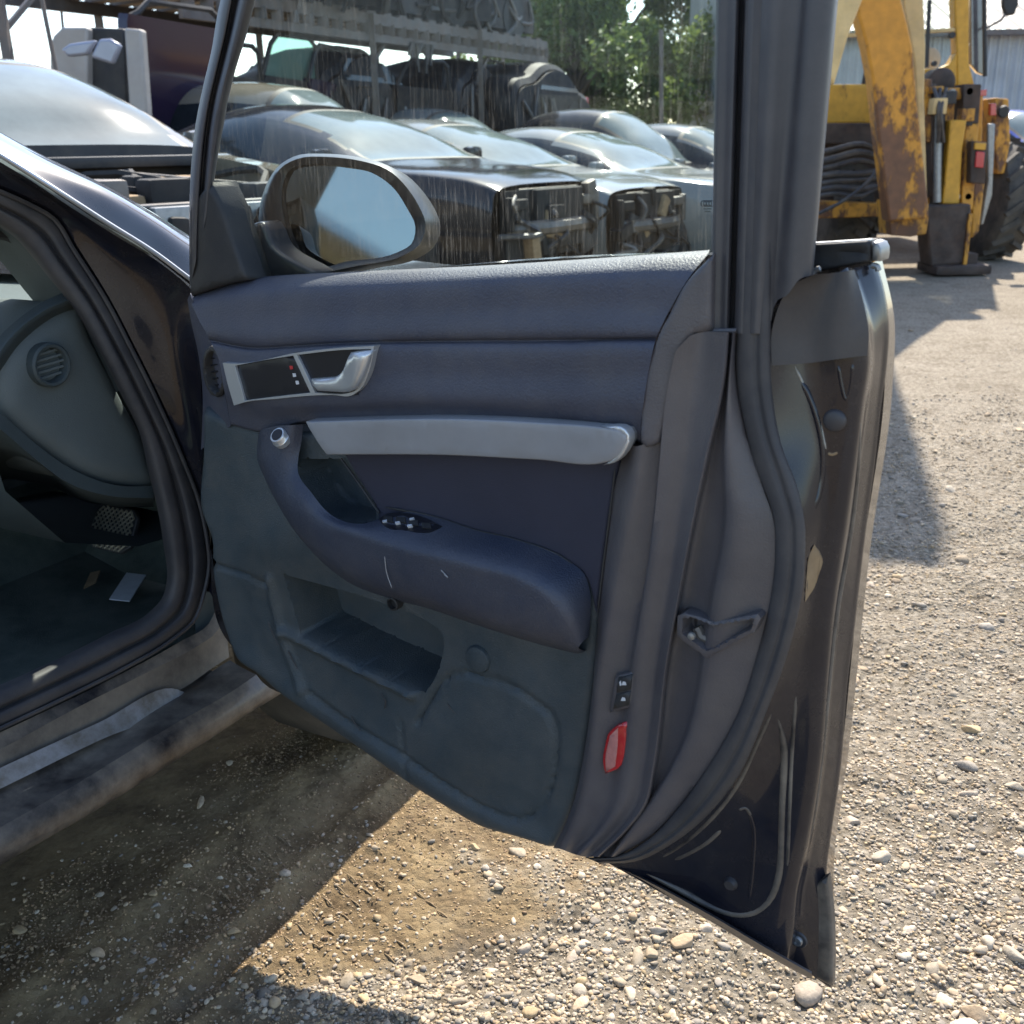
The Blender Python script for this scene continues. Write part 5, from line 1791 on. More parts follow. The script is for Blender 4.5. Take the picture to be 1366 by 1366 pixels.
    if not hood:
        for k in range(34):
            x = r_.uniform(cow + 0.1, front - 0.12)
            y = r_.uniform(-0.62, 0.62) * hw
            sx, sy, sz = r_.uniform(0.06, 0.26), r_.uniform(0.05, 0.22), r_.uniform(0.08, 0.30)
            local(t, 'engine_piece', MB().box((x, y, 0.58 + sz / 2 + zoff), (sx, sy, sz), bev=0.02), r_.choice([M['engine'], M['engine'], M['metal_raw'], M['black'], M['tanpatch']]))
        for k in range(6):
            y = r_.uniform(-0.6, 0.6) * hw
            pts_ = [(cow + 0.15, y, 0.8 + zoff), (cow + 0.5, y + r_.uniform(-.3, .3), 0.86 + zoff), (front - 0.1, r_.uniform(-.6, .6) * hw, 0.7 + zoff)]
            local(t, 'engine_hose', MB().tube(catmull(np.array(pts_), 8), 0.018, 6), r_.choice([M['hose'], M['metal_raw'], M['engine']]))
        local(t, 'cowl_tray', MB().box((cow + 0.02, 0, zb - 0.03), (0.16, 1.5 * hw, 0.05), bev=0.015), M['black'])
        for s in (-1, 1):
            local(t, 'strut_brace', MB().bar((cow + 0.1, s * 0.2 * hw, zb - 0.08), (cow + 0.55, s * 0.62 * hw, zb - 0.14), 0.05, 0.03), M['metal_raw'])
    for s in (-1, 1):
        bx = (wt + rt) / 2 - 0.05
        local(t, 'wing_mirror', MB().box((cow - 0.28, s * (0.93 * hw + 0.05), zb + 0.05), (0.10, 0.17, 0.12), bev=0.035), pm)
        local(t, 'door_seam', MB().box((bx, s * (hw - 0.002), 0.6 + zoff), (0.012, 0.012, 0.55)), M['black'])
        local(t, 'door_handle', MB().box((bx + 0.14, s * (hw + 0.012), zb - 0.16), (0.18, 0.03, 0.03), bev=0.01), pm)
        if van or not stripped:
            local(t, 'tail_lamp', MB().box((tail + 0.0, s * 0.78 * hw, zb - 0.02), (0.06, 0.14, 0.3), bev=0.02), M['red_lamp'])
        if wheels:
            for x in (nose - 0.85, tail + 0.85):
                rr = 0.32 + zoff * 0.0
                zc = rr
                y = s * (hw - 0.09)
                local(t, 'wheel_arch', MB().lathe((x, s * (hw - 0.12), max(zc, 0.32 + zoff)), (0, s, 0), [(0.30, 0.0), (0.37, 0.0), (0.37, 0.13), (0.30, 0.13)], 24), M['black'])
                w_ = local(t, 'wheel', MB().lathe((x, y, zc), (0, s, 0), [(0.2, -0.1), (0.30, -0.1), (rr, -0.06), (rr, 0.07), (0.30, 0.11), (0.2, 0.10)], 28), M['tyre'])
                local(w_, 'rim', MB().lathe((x, y, zc), (0, s, 0), [(0.21, 0.06), (0.21, 0.10), (0.17, 0.075), (0.05, 0.06), (0.0001, 0.07)], 20), M['alu'])
    return t


def car_paint(name, c, rough=0.3):
    return mat(name, c, 0.13, coat=0.2, spec=0.35, var=0.10, vscale=2)


silver = car_paint('silver_paint', (0.19, 0.20, 0.20))
champagne = car_paint('champagne_paint', (0.17, 0.15, 0.115))
darkp = car_paint('dark_paint', (0.018, 0.019, 0.024))
greyp = car_paint('grey_paint', (0.13, 0.14, 0.15))
HD = rad(-36)
make_car('champagne car without bonnet at the far left, big windscreen, open engine bay', at_depth(132, 86, 5.6), 'top_far', rad(-42), champagne, z_roof=1.36, hood=False, seed=1, rake=0.70)
make_car('dark car with pale windscreen right behind the door mirror', at_depth(372, 143, 8.2), 'top_near', HD, darkp, z_roof=1.34, seed=2)
make_car('tall champagne van-like car with arched roof behind the dark car', at_depth(345, 112, 9.8), 'top_near', rad(-25), champagne, z_roof=1.80, seed=3, van=True)
make_car('silver car with stripped front left of the centre silver one', at_depth(552, 164, 9.6), 'top_near', HD, silver, z_roof=1.34, seed=4)
make_car('silver car with bonnet and side mirror in the middle of the row', at_depth(738, 174, 11.0), 'top_near', HD, silver, z_roof=1.34, seed=5)
make_car('dark car with light windscreen behind the middle silver car', at_depth(792, 147, 14.0), 'top_near', HD, darkp, z_roof=1.62, seed=6)
make_car('grey car at the right end of the row beside the window post', at_depth(905, 168, 14.5), 'top_near', HD, greyp, z_roof=1.5, seed=7)
make_car('small white car whose roof shows between the silver cars', at_depth(560, 147, 13.5), 'top_near', HD, silver, z_roof=1.6, seed=8)
make_car('far dark hatchback partly hidden behind the row', at_depth(680, 152, 17.0), 'top_near', HD, greyp, z_roof=1.55, seed=9)
make_car('blue van with white roof at the right edge behind the backhoe', at_depth(1338, 150, 17.5), 'top_near', rad(-70), M['blue'], z_roof=1.75, seed=10, van=True, stripped=False, group='cars behind the backhoe')

# ------------------------------------------------------------------ storage rack with parts
RD = np.array([math.sin(rad(30)), math.cos(rad(30)), 0])
RN = np.array([RD[1], -RD[0], 0])                  # towards the cars
R0 = at_depth(340, 30, 11.6)
DECK = float(R0[2])
R0[2] = 0
rack = empty('storage_rack', R0, 'long steel two-storey rack loaded with car bodies and doors', 'rack')


def rk(a, b, z):
    return R0 + RD * a + RN * b + np.array([0, 0, z])


LOW = 1.25
A_MIN, A_MAX = -5.5, 6.4
for b in (0.0, -1.7):
    # perforated beam: plates between round-ish openings
    mbm = MB()
    mbm.bar(rk(A_MIN, b, DECK + 0.20), rk(A_MAX, b, DECK + 0.20), 0.06, 0.12)
    if b == 0.0:
        mbm.bar(rk(-1.0, b, DECK), rk(A_MAX, b, DECK), 0.06, 0.09)
    mbm.build('deck_beam', M['steel'], rack, False)
    k = -0.9
    while k < A_MAX and b == 0.0:
        MB().bar(rk(k, b, DECK + 0.04), rk(k, b, DECK + 0.16), 0.12 if b == 0 else 0.1, 0.05).build('beam_web', M['steel'], rack, False)
        k += 0.25
    MB().bar(rk(A_MIN, b, LOW), rk(A_MAX, b, LOW), 0.06, 0.14).build('lower_beam', M['steel'], rack, False)
for a in np.arange(-0.9, A_MAX, 0.32):
    MB().bar(rk(a, 0.02, DECK + 0.27), rk(a, -1.72, DECK + 0.27), 0.16, 0.04).build('deck_plank', M['steel'], rack, False)
MB().prism([rk(A_MIN, 0, LOW + 0.08), rk(A_MAX, 0, LOW + 0.08), rk(A_MAX, -1.7, LOW + 0.08), rk(A_MIN, -1.7, LOW + 0.08)], (0, 0, 0.03)).build('lower_deck', M['steel'], rack, False)
for a in np.arange(A_MIN + 0.1, A_MAX + 0.1, 2.45):
    for b in (0.03, -1.73):
        MB().bar(rk(a, b, 0), rk(a, b, DECK + 0.25), 0.07, 0.07).build('post', M['steel'], rack, False)
    MB().bar(rk(a, -0.05, DECK - 0.35), rk(a + 0.4, -0.05, DECK), 0.04, 0.04).build('knee_brace', M['steel'], rack, False)
    MB().bar(rk(a, 0.0, DECK - 0.55), rk(a, -1.7, DECK - 0.35), 0.03, 0.03).build('cross_tie', M['steel'], rack, False)


def tint_mat():
    m = bpy.data.materials.new('green_tinted_pane')
    m.use_nodes = True
    nt = m.node_tree
    b = nt.nodes['Principled BSDF']
    b.inputs['Base Color'].default_value = (0.20, 0.34, 0.29, 1)
    b.inputs['Roughness'].default_value = 0.4
    tr = nt.nodes.new('ShaderNodeBsdfTransparent')
    tr.inputs[0].default_value = (0.45, 0.72, 0.62, 1)
    mx = nt.nodes.new('ShaderNodeMixShader')
    mx.inputs[0].default_value = 0.6
    nt.links.new(b.outputs[0], mx.inputs[1])
    nt.links.new(tr.outputs[0], mx.inputs[2])
    nt.links.new(mx.outputs[0], nt.nodes['Material Output'].inputs['Surface'])
    return m


def door_shell(label, a, b, z, yaw, paint, w=1.05, h=1.0, lean=0.12, glass=False, ph=0.62):
    """bare car door standing on the rack"""
    p = rk(a, b, z)
    t = empty('car_door', p, label, 'car door', 'bare car doors on the rack')
    base = math.atan2(RD[1], RD[0])
    t.rotation_euler = (lean, 0, base + yaw)
    out = np.array([(-w / 2, 0.05), (-w / 2 + 0.06, 0.0), (w / 2 - 0.15, 0.0), (w / 2 - 0.03, 0.06), (w / 2, 0.14), (w / 2 + 0.02, ph - 0.07), (w / 2 - 0.02, ph - 0.02), (-w / 2 + 0.02, ph + 0.02), (-w / 2, ph - 0.04)], float)
    local(t, 'panel', MB().prism([(x, -0.06, zz) for x, zz in out], (0, 0.12, 0)), paint)
    fr = [(-w / 2 + 0.02, 0, ph - 0.03), (-w / 2 + 0.18, 0, h - 0.10), (-w / 2 + 0.30, 0, h), (w / 2 - 0.16, 0, h), (w / 2 - 0.06, 0, h - 0.06), (w / 2, 0, ph - 0.05)]
    local(t, 'window_frame', MB().tube(np.array(fr), 0.028, 6), M['black'])
    if glass:
        local(t, 'window_pane', MB().add([(x, 0.0, zz) for x, _, zz in fr], [(0, 1, 2, 3, 4, 5)]), M['green_tint'], False)
    return t


M['green_tint'] = tint_mat()
purple = car_paint('purple_black_paint', (0.020, 0.012, 0.030))
door_shell('dark door with green tinted window on the rack above the arched roof', 0.6, -0.2, LOW + 0.11, 0.1, M['dull'], glass=True, h=1.05)
door_shell('dark door leaning behind the green tinted one on the rack', 1.35, -0.3, LOW + 0.11, 0.25, purple, h=1.0)
door_shell('dark blue door with open window frame in the middle of the rack', 3.2, -0.2, LOW + 0.11, -0.15, M['dull'], h=0.95)
door_shell('narrow black door beside the open framed one on the rack', 4.0, -0.4, LOW + 0.11, 0.5, M['dull'], w=0.8, h=0.95, glass=True)
door_shell('wide dark grey door further right on the rack', 5.0, -0.3, LOW + 0.11, 0.1, M['dull'], w=1.2, h=1.05)
door_shell('black door at the right end of the lower rack shelf', 6.1, -0.4, LOW + 0.11, -0.2, M['dull'], h=1.0)
door_shell('purple-black door standing upright at the left part of the rack', -1.35, 0.15, LOW + 0.11, 0.0, purple, w=1.2, h=1.14, ph=1.0)
door_shell('dark door half hidden by the front window post', -0.35, -0.1, LOW + 0.11, 0.1, M['dull'], w=0.9, h=0.9, ph=0.6)


def body_shell(label, a, b, z, yaw, paint, L=3.6, seed=0, lamp=False):
    """stripped, bonnet-less body lying on the upper deck"""
    p = rk(a, b, z)
    t = empty('stripped_car', p, label, 'car body', 'stripped car bodies on the rack')
    t.rotation_euler = (0, 0, math.atan2(RD[1], RD[0]) + yaw)
    r_ = random.Random(seed)
    prof = np.array([(-L / 2, 0.1), (-L / 2 - 0.05, 0.45), (-L / 2 + 0.1, 0.72), (-L / 4, 0.86), (-L / 8, 1.0), (0.1, 1.05), (L / 6, 0.98), (L / 3.4, 0.74), (L / 2 - 0.1, 0.58), (L / 2, 0.3), (L / 2 - 0.05, 0.08)], float)
    pr = catmull(prof, 46)
    rows_ = []
    for y, sh, dz in ((-0.78, 0.95, -0.10), (-0.72, 0.98, -0.02), (-0.4, 1.0, 0.03), (0.4, 1.0, 0.03), (0.72, 0.98, -0.02), (0.78, 0.95, -0.10)):
        rows_.append([(x * sh, y * (1 - 0.15 * max(0, z_ - 0.6)), max(0.05, z_ + dz)) for x, z_ in pr])
    local(t, 'shell', MB().grid(np.array(rows_)), paint)
    for s in (-1, 1):
        local(t, 'side_panel', MB().prism([(x * 0.95, s * 0.775, max(0.06, z_ - 0.12)) for x, z_ in pr], (0, s * 0.02, 0)), paint)
        local(t, 'window_opening', MB().prism([(-0.55, s * 0.79, 0.66), (0.75, s * 0.79, 0.64), (0.4, s * 0.75, 0.88), (-0.3, s * 0.75, 0.90)], (0, s * 0.015, 0)), M['side_glass'])
        local(t, 'wheel_opening', MB().lathe((L / 2 - 0.7, s * 0.75, 0.22), (0, s, 0), [(0.30, 0.0), (0.30, 0.06), (0.0001, 0.06)], 20), M['black'])
        if lamp:
            local(t, 'tail_lamp', MB().box((L / 2 - 0.12, s * 0.64, 0.5), (0.16, 0.18, 0.22), bev=0.04), M['red_lamp'])
    for k in range(10):
        x = r_.uniform(-L / 2, L / 2)
        local(t, 'loose_part', MB().tube(catmull(np.array([(x, -0.8, 0.3 + r_.uniform(0, .4)), (x + r_.uniform(-.2, .2), -0.85, 0.2), (x + r_.uniform(-.4, .4), -0.8, r_.uniform(-0.15, 0.3))]), 8), r_.uniform(0.015, 0.04), 6), r_.choice([M['hose'], M['engine'], M['metal_raw']]))
    return t


UPZ = DECK + 0.29
body_shell('dark stripped car body on the upper deck at the left', 0.5, -0.85, UPZ, 0.0, M['dull'], 3.4, 1)
body_shell('dark body shell sitting above the middle of the rack', 2.6, -0.85, UPZ, 0.1, M['dull'], 3.2, 2)
body_shell('rounded black body shell near the right end of the upper deck', 4.9, -0.85, UPZ, 0.0, M['dull'], 2.6, 3)
body_shell('dark body with red tail lamps at the right end of the rack', 6.0, -0.4, LOW + 0.11, 0.0, M['dull'], 2.6, 4, True)
body_shell('black body shell squeezed between two others on the upper deck', 1.6, -0.5, UPZ, 0.6, M['dull'], 2.4, 6)
body_shell('short dark front clip piled on the body shells of the rack', 3.9, -0.9, UPZ, -0.5, M['dull'], 2.0, 7)
body_shell('dark stripped body on the lower shelf right of the narrow door', 4.6, -0.9, LOW + 0.11, 0.2, M['dull'], 2.0, 8)
body_shell('dark stripped body on the lower shelf behind the tinted doors', 2.1, -1.0, LOW + 0.11, 0.0, M['dull'], 1.7, 9)
# rubbish hanging under the deck
hang = MB()
for k in range(14):
    a = 3.0 + random.uniform(-0.3, 0.3)
    hang.tube([rk(a, 0.05, DECK), rk(a + random.uniform(-.1, .1), 0.05, DECK - random.uniform(0.1, 0.35))], 0.02, 5)
tag(hang.build('hanging_cables', M['hose'], None), 'dark bundle of cables hanging from the rack deck', 'cables')

# panels stacked at the left
def px_panel(name, outline, Y, thick, m, label, cat, group=None, tilt=0.0):
    P_ = np.array([at_depth(x, y, Y + tilt * (y - 100) / 100.0) for x, y in outline])
    base = P_.mean(0)
    ob = MB().prism(P_, (0.1 * thick, thick, 0)).build(name, m, None, True, 30, bevel=min(0.02, thick / 3))
    return tag(ob, label, cat, group)


px_panel('body_panel', [(66, 64), (70, 48), (82, 36), (116, 36), (116, 190), (66, 190)], 9.4, 0.12, M['cream'], 'cream panel standing upright behind the champagne car', 'panel', 'panels stored behind the champagne car')
px_panel('body_panel', [(116, 36), (166, 38), (172, 190), (117, 190)], 9.5, 0.10, M['black'], 'black panel between the two cream ones', 'panel', 'panels stored behind the champagne car')
px_panel('body_panel', [(165, 37), (188, 39), (199, 190), (175, 190)], 9.4, 0.12, M['cream'], 'narrow cream panel next to the purple-black door', 'panel', 'panels stored behind the champagne car')
lav = mat('lavender_paint', (0.24, 0.26, 0.33), 0.35, coat=0.6, var=0.1)
px_panel('bonnet_panel', [(80, 66), (92, 58), (128, 53), (116, 73), (90, 76)], 8.6, 0.06, lav, 'tilted pale blue bonnet panel left of its twin', 'panel', 'pale blue bonnets')
px_panel('bonnet_panel', [(131, 52), (146, 51), (161, 60), (150, 86), (120, 76)], 8.6, 0.06, lav, 'tilted pale blue bonnet panel right of its twin', 'panel', 'pale blue bonnets')
# thin poles against the sky
for (x0, y0, x1, y1, Y, lab) in ((48, -20, 68, 70, 9.0, 'thin dark pole rising behind the champagne car roof'), (76, -30, 84, 36, 14, 'thin grey pole left of the rack posts')):
    tag(MB().tube([at_depth(x0 - (x1 - x0) * 0.2, y0 - 40, Y), at_depth(x1 + (x1 - x0) * 1.2, y1 + 110, Y)], 0.018, 6).build('pole', M['steel'], None), lab, 'pole')
for (x, y0, y1, Y, lab) in ((671, -60, 160, 22, 'slim lamp pole above the right end of the rack'), (611, -60, 120, 19, 'slim pole rising from the middle of the rack'), (882, 40, 170, 20, 'pale pole in front of the trees')):
    tag(MB().tube([at_depth(x, y0, Y), at_depth(x, y1 + 60, Y)], 0.04, 6).build('pole', M['steel'], None), lab, 'pole')

# ------------------------------------------------------------------ trees
def leaf_mat(c1, c2):
    m = bpy.data.materials.new('leaves')
    m.use_nodes = True
    nt = m.node_tree
    b = nt.nodes['Principled BSDF']
    b.inputs['Roughness'].default_value = 0.5
    geo = nt.nodes.new('ShaderNodeNewGeometry')
    r = nt.nodes.new('ShaderNodeMix')
    r.data_type = 'RGBA'
    nt.links.new(geo.outputs['Random Per Island'], r.inputs['Factor'])
    r.inputs[6].default_value = (*c1, 1)
    r.inputs[7].default_value = (*c2, 1)
    nt.links.new(r.outputs[2], b.inputs['Base Color'])
    tl = nt.nodes.new('ShaderNodeBsdfTranslucent')
    nt.links.new(r.outputs[2], tl.inputs[0])
    mx = nt.nodes.new('ShaderNodeMixShader')
    mx.inputs[0].default_value = 0.45
    out = nt.nodes['Material Output']
    nt.links.new(b.outputs[0], mx.inputs[1])
    nt.links.new(tl.outputs[0], mx.inputs[2])
    nt.links.new(mx.outputs[0], out.inputs['Surface'])
    return m


LEAF = leaf_mat((0.06, 0.10, 0.025), (0.17, 0.22, 0.06))
LEAF2 = leaf_mat((0.09, 0.13, 0.03), (0.22, 0.27, 0.075))
BARK = mat('bark', (0.10, 0.08, 0.06), 0.9, bump=0.6, bscale=20, var=0.3)


def tree(label, x, y, height, width, seed, n=15000, lm=None, low=0.1):
    r_ = np.random.default_rng(seed)
    t = empty('tree', (x, y, 0), label, 'tree', 'trees behind the scrapyard')
    tb = MB()
    tb.tube(catmull(np.array([(0, 0, 0), (0.1, 0, height * 0.4), (-0.1, 0.1, height * 0.9)]), 12), np.linspace(0.22, 0.04, 12), 8)
    cl_ = []
    for k in range(26):
        h = height * r_.uniform(low, 0.97)
        a = r_.uniform(0, 2 * math.pi)
        rr = width * 0.5 * math.sin(math.pi * min(0.95, max(0.15, h / height))) ** 0.6 * r_.uniform(0.35, 1.0)
        e = np.array([rr * math.cos(a), rr * math.sin(a), h])
        tb.tube(catmull(np.array([(0, 0, h * 0.7), e * np.array([0.5, 0.5, 0.9]), e]), 6), np.linspace(0.07, 0.015, 6), 5)
        cl_.append((e, r_.uniform(0.5, 1.0) * width * 0.19))
    local(t, 'trunk', tb, BARK)
    n = int(n * 1.7)
    ci = r_.integers(0, len(cl_), n)
    C_ = np.array([c[0] for c in cl_])[ci]
    S_ = np.array([c[1] for c in cl_])[ci]
    d = r_.normal(size=(n, 3))
    d /= np.linalg.norm(d, axis=1)[:, None]
    C_ = C_ + d * (S_ * r_.uniform(0.2, 1.0, n) ** 0.6)[:, None]
    u_ = r_.normal(size=(n, 3))
    u_ /= np.linalg.norm(u_, axis=1)[:, None]
    v_ = np.cross(u_, r_.normal(size=(n, 3)))
    v_ /= np.linalg.norm(v_, axis=1)[:, None]
    s = r_.uniform(0.045, 0.10, n)[:, None]
    V = np.stack([C_ - u_ * s, C_ + v_ * s * 0.5, C_ + u_ * s, C_ - v_ * s * 0.5], 1).reshape(-1, 3)
    F = np.arange(n * 4).reshape(n, 4)
    ob = link('crown', V, F, lm or LEAF, None, False)
    ob.parent = t
    return t


tree('tall leafy tree right of the rack end', 0.6, 27, 8.5, 4.6, 1, 17000, LEAF2, 0.05)
tree('dense green tree in the middle behind the window glass', 3.0, 29, 9.5, 5.0, 2, 18000, LEAF, 0.02)
tree('broad tree left of the window post', 5.6, 30, 8.0, 4.6, 3, 16000, LEAF, 0.02)
tree('paler tree seen at the window post', 7.4, 33, 9.0, 4.6, 4, 14000, LEAF2, 0.05)
tree('tree hidden mostly behind the dark window post', 9.6, 34, 9.0, 5.0, 5, 12000, LEAF, 0.05)
tree('bushy tree low behind the far end of the car row', 1.6, 25, 4.2, 5.0, 6, 9000, LEAF, 0.0)
tree('bushy tree low behind the row near the window post', 5.0, 25, 3.6, 5.0, 7, 9000, LEAF2, 0.0)

# ------------------------------------------------------------------ corrugated shed
shed = empty('metal_shed', (12, 21.5, 0), 'grey corrugated metal shed with pale roof behind the backhoe', 'shed')
wallm = mat('grey_sheet', (0.36, 0.38, 0.40), 0.5, 0.2, var=0.12, vscale=1.5, dust=0.25, dcol=(0.25, 0.22, 0.18), dscale=2)
roofm = mat('pale_roof_sheet', (0.62, 0.55, 0.46), 0.6, var=0.1, vscale=1.0)


def corr(p0, ex, L, ez, hgt, pitch, amp, en, n=10):
    k = int(L / pitch * 6)
    s = np.linspace(0, L, k)
    off = amp * np.clip(np.sin(s / pitch * 2 * math.pi) * 1.8, -1, 1)
    return np.array([[np.array(p0) + np.array(ex) * a + np.array(ez) * h + np.array(en) * o for a, o in zip(s, off)] for h in (0, hgt)])


eave = float(at_depth(1340, 40, 21.5)[2])
x = 4.5
while x < 22:
    MB().grid(corr((x, 21.5, 0), (1, 0, 0), 1.08, (0, 0, 1), eave * 0.5, 0.18, 0.02, (0, -1, 0))).build('wall_sheet', wallm, shed, True, 30)
    MB().grid(corr((x, 21.52, eave * 0.5 - 0.03), (1, 0, 0), 1.08, (0, 0, 1), eave * 0.5, 0.18, 0.02, (0, -1, 0))).build('wall_sheet', wallm, shed, True, 30)
    sl = np.array([0, 0.93, 0.36])
    MB().grid(corr((x, 21.2, eave), (1, 0, 0), 1.08, sl / np.linalg.norm(sl), 6.0, 0.20, 0.03, (0, -0.36, 0.93))).build('roof_sheet', roofm, shed, True, 30)
    x += 1.08
MB().box((13, 21.43, eave * 0.52), (18, 0.05, 0.07)).build('wall_rail', M['steel'], shed, False)
MB().box((13, 21.25, eave - 0.06), (18, 0.12, 0.10)).build('gutter', M['steel'], shed, False)
MB().prism([(4.5, 21.6, 0), (4.5, 27, 0), (4.5, 27, eave + 2.2), (4.5, 21.6, eave)], (0.05, 0, 0)).build('gable_wall', wallm, shed, False)

# ------------------------------------------------------------------ backhoe loader
YELLOW = (0.60, 0.31, 0.03)
paint_y = rust_mat('worn_yellow', YELLOW, (0.10, 0.05, 0.025), amount=0.37)
paint_arm = rust_mat('worn_yellow_arm', (0.62, 0.27, 0.025), (0.13, 0.062, 0.030), z0=1.95, amount=0.43, zspan=2.0)
paint_rust = rust_mat('rusty_yellow', (0.60, 0.28, 0.03), (0.10, 0.048, 0.025), amount=0.50)
tan_y = mat('faded_yellow', (0.60, 0.42, 0.18), 0.55, var=0.2, vscale=6, dust=0.3, dcol=(0.35, 0.28, 0.2))
darks = mat('dark_rusty_steel', (0.055, 0.042, 0.036), 0.7, 0.2, bump=0.4, bscale=30, var=0.5, vscale=8, dust=0.3, dcol=(0.14, 0.07, 0.035))
bh0 = at_depth(1230, 330, 10.6)
bh0[2] = 0
bh = empty('backhoe', bh0, 'rusty yellow backhoe loader seen from behind, arm hanging down, stabiliser lowered', 'backhoe')


def bp3(name, outline, Y, thick, m, bev=0.012, par=None):
    P_ = [at_depth(x, y, Y) for x, y in outline]
    return MB().prism(P_, (0, thick, 0)).build(name, m, par or bh, True, 30, bevel=bev)


# arm and boom
bp3('dipper_arm', [(1128, -230), (1165, -240), (1190, -110), (1203, 0), (1212, 35), (1218, 63), (1224, 136), (1231, 199), (1239, 272), (1236, 292), (1186, 296), (1183, 268), (1172, 180), (1164, 105), (1156, 63), (1152, 46), (1145, 21), (1140, -60)], 9.2, 0.2, paint_arm, 0.02)
bp3('arm_link', [(1203, -60), (1222, -60), (1232, 0), (1235, 60), (1233, 130), (1237, 258), (1231, 258), (1227, 190), (1220, 80), (1206, 8)], 9.55, 0.12, tan_y)
bp3('boom', [(1096, -250), (1180, -270), (1168, -120), (1151, 0), (1132, 48), (1113, 114), (1104, 100), (1108, 40)], 8.2, 0.26, tan_y, 0.02)
MB().tube([at_depth(1118, -150, 8.4), at_depth(1119, 0, 8.5), at_depth(1113, 60, 8.6)], 0.05, 10).build('boom_cylinder', M['alu'], bh)
# upper boom, raised over the cab
el = at_depth(1150, -240, 9.0)
MB().bar(el, at_depth(1235, -90, 10.4), 0.44, 0.5).build('upper_boom', paint_rust, bh, False)
MB().bar(el + np.array([-0.1, 0.0, -0.25]), np.array([2.2, 7.75, 5.75]), 0.66, 0.62).build('shadow_bar', paint_rust, bh, False)  # unseen bar added to cast the ground shadow beside the door
bp3('arm_foot', [(1184, 268), (1239, 270), (1239, 292), (1236, 312), (1215, 316), (1188, 314)], 9.4, 0.3, paint_rust)
# cab: rear frame with window openings
cabY = 10.9
bp3('cab_post', [(1271, -260), (1293, -260), (1293, 0), (1293, 84), (1300, 112), (1277, 114), (1277, 70), (1274, 0)], cabY, 0.16, paint_y)
bp3('cab_corner', [(1277, 70), (1277, 114), (1234, 114), (1235, 92), (1256, 91), (1268, 85)], cabY + 0.005, 0.15, paint_y)
bp3('cab_lower_panel', [(1098, 112), (1172, 112), (1176, 166), (1094, 166)], cabY - 0.1, 0.5, paint_y, 0.03)
bp3('cab_lower_panel', [(1228, 100), (1300, 112), (1300, 150), (1228, 150)], cabY + 0.05, 0.4, paint_rust, 0.02)
bp3('window_bar', [(1098, 46), (1276, 37), (1276, 42), (1098, 51)], cabY + 0.02, 0.05, tan_y, 0.005)
bp3('cab_post', [(1084, -260), (1102, -260), (1104, 114), (1086, 114)], cabY, 0.16, paint_y)
bp3('cab_post', [(1153, 56), (1159, 56), (1159, 114), (1150, 114), (1154, 95)], cabY, 0.05, M['black'])
bp3('cab_roof', [(1078, -285), (1302, -290), (1300, -250), (1080, -245)], cabY - 0.3, 1.9, paint_y, 0.05)
pane = [at_depth(x, y, cabY + 0.03) for x, y in ((1098, -255), (1275, -255), (1276, 112), (1098, 112))]
MB().add(pane, [(0, 1, 2, 3)]).build('rear_window', M['glass'], bh, False)
side = mat('cab_side_glass', (0.10, 0.11, 0.13), 0.12, var=0.4, vscale=4, coat=1.0)
bp3('cab_side_window', [(1293, -250), (1311, -250), (1312, 0), (1313, 100), (1304, 97), (1295, 86)], cabY + 0.1, 0.06, side, 0.01)
MB().tube([at_depth(1312, -250, cabY), at_depth(1313, 0, cabY), at_depth(1314, 102, cabY)], 0.022, 8).build('door_edge', M['black'], bh)
MB().lathe(at_depth(1270, 47, cabY - 0.02), (0, 1, 0), [(0.03, -0.02), (0.03, 0.02)], 14).build('window_catch', M['black'], bh)
MB().lathe(at_depth(1246, 85, cabY - 0.02), (0, 1, 0), [(0.025, -0.02), (0.025, 0.02)], 14).build('window_catch', M['black'], bh)
MB().lathe(at_depth(1240, 80, cabY + 0.5), (0, 1, 0), [(0.10, 0), (0.12, 0.01), (0.12, 0.03), (0.10, 0.03)], 20).build('steering_wheel', M['cream'], bh)
MB().bar(at_depth(1240, 0, cabY - 0.08), at_depth(1236, 90, cabY - 0.08), 0.03, 0.03).build('lever', M['black'], bh, False)
MB().tube([at_depth(1315, 38, cabY), at_depth(1335, 27, cabY), at_depth(1342, 18, cabY)], 0.012, 6).build('mirror_arm', M['black'], bh)
bp3('cab_mirror', [(1338, -8), (1358, -10), (1360, 5), (1354, 20), (1342, 21), (1338, 10)], cabY, 0.06, M['black'], 0.02)
# rear frame and hoses
bp3('rear_frame', [(1090, 164), (1180, 164), (1186, 192), (1086, 192)], 10.3, 0.5, darks)
bp3('frame_back', [(1088, 190), (1240, 190), (1240, 270), (1086, 270)], 10.75, 0.25, darks)
bp3('lower_frame_bar', [(1084, 268), (1190, 272), (1188, 288), (1082, 292)], 10.2, 0.3, paint_rust)
for k, (ya, yb_, yc) in enumerate(((200, 192, 205), (212, 203, 214), (222, 214, 224), (232, 232, 226), (242, 240, 236), (250, 252, 246), (258, 262, 240))):
    P_ = [at_depth(1080, ya + 6, 10.0), at_depth(1110, ya, 9.9), at_depth(1145, yb_, 9.95), at_depth(1182, yc, 10.1)]
    MB().tube(catmull(np.array(P_), 16), 0.030 if k % 2 else 0.024, 8).build('hydraulic_hose', M['hose'], bh)
MB().tube(catmull(np.array([at_depth(1092, 285, 9.9), at_depth(1125, 268, 9.8), at_depth(1160, 240, 9.8), at_depth(1180, 205, 9.9)]), 14), 0.018, 6).build('hydraulic_hose', M['hose'], bh)
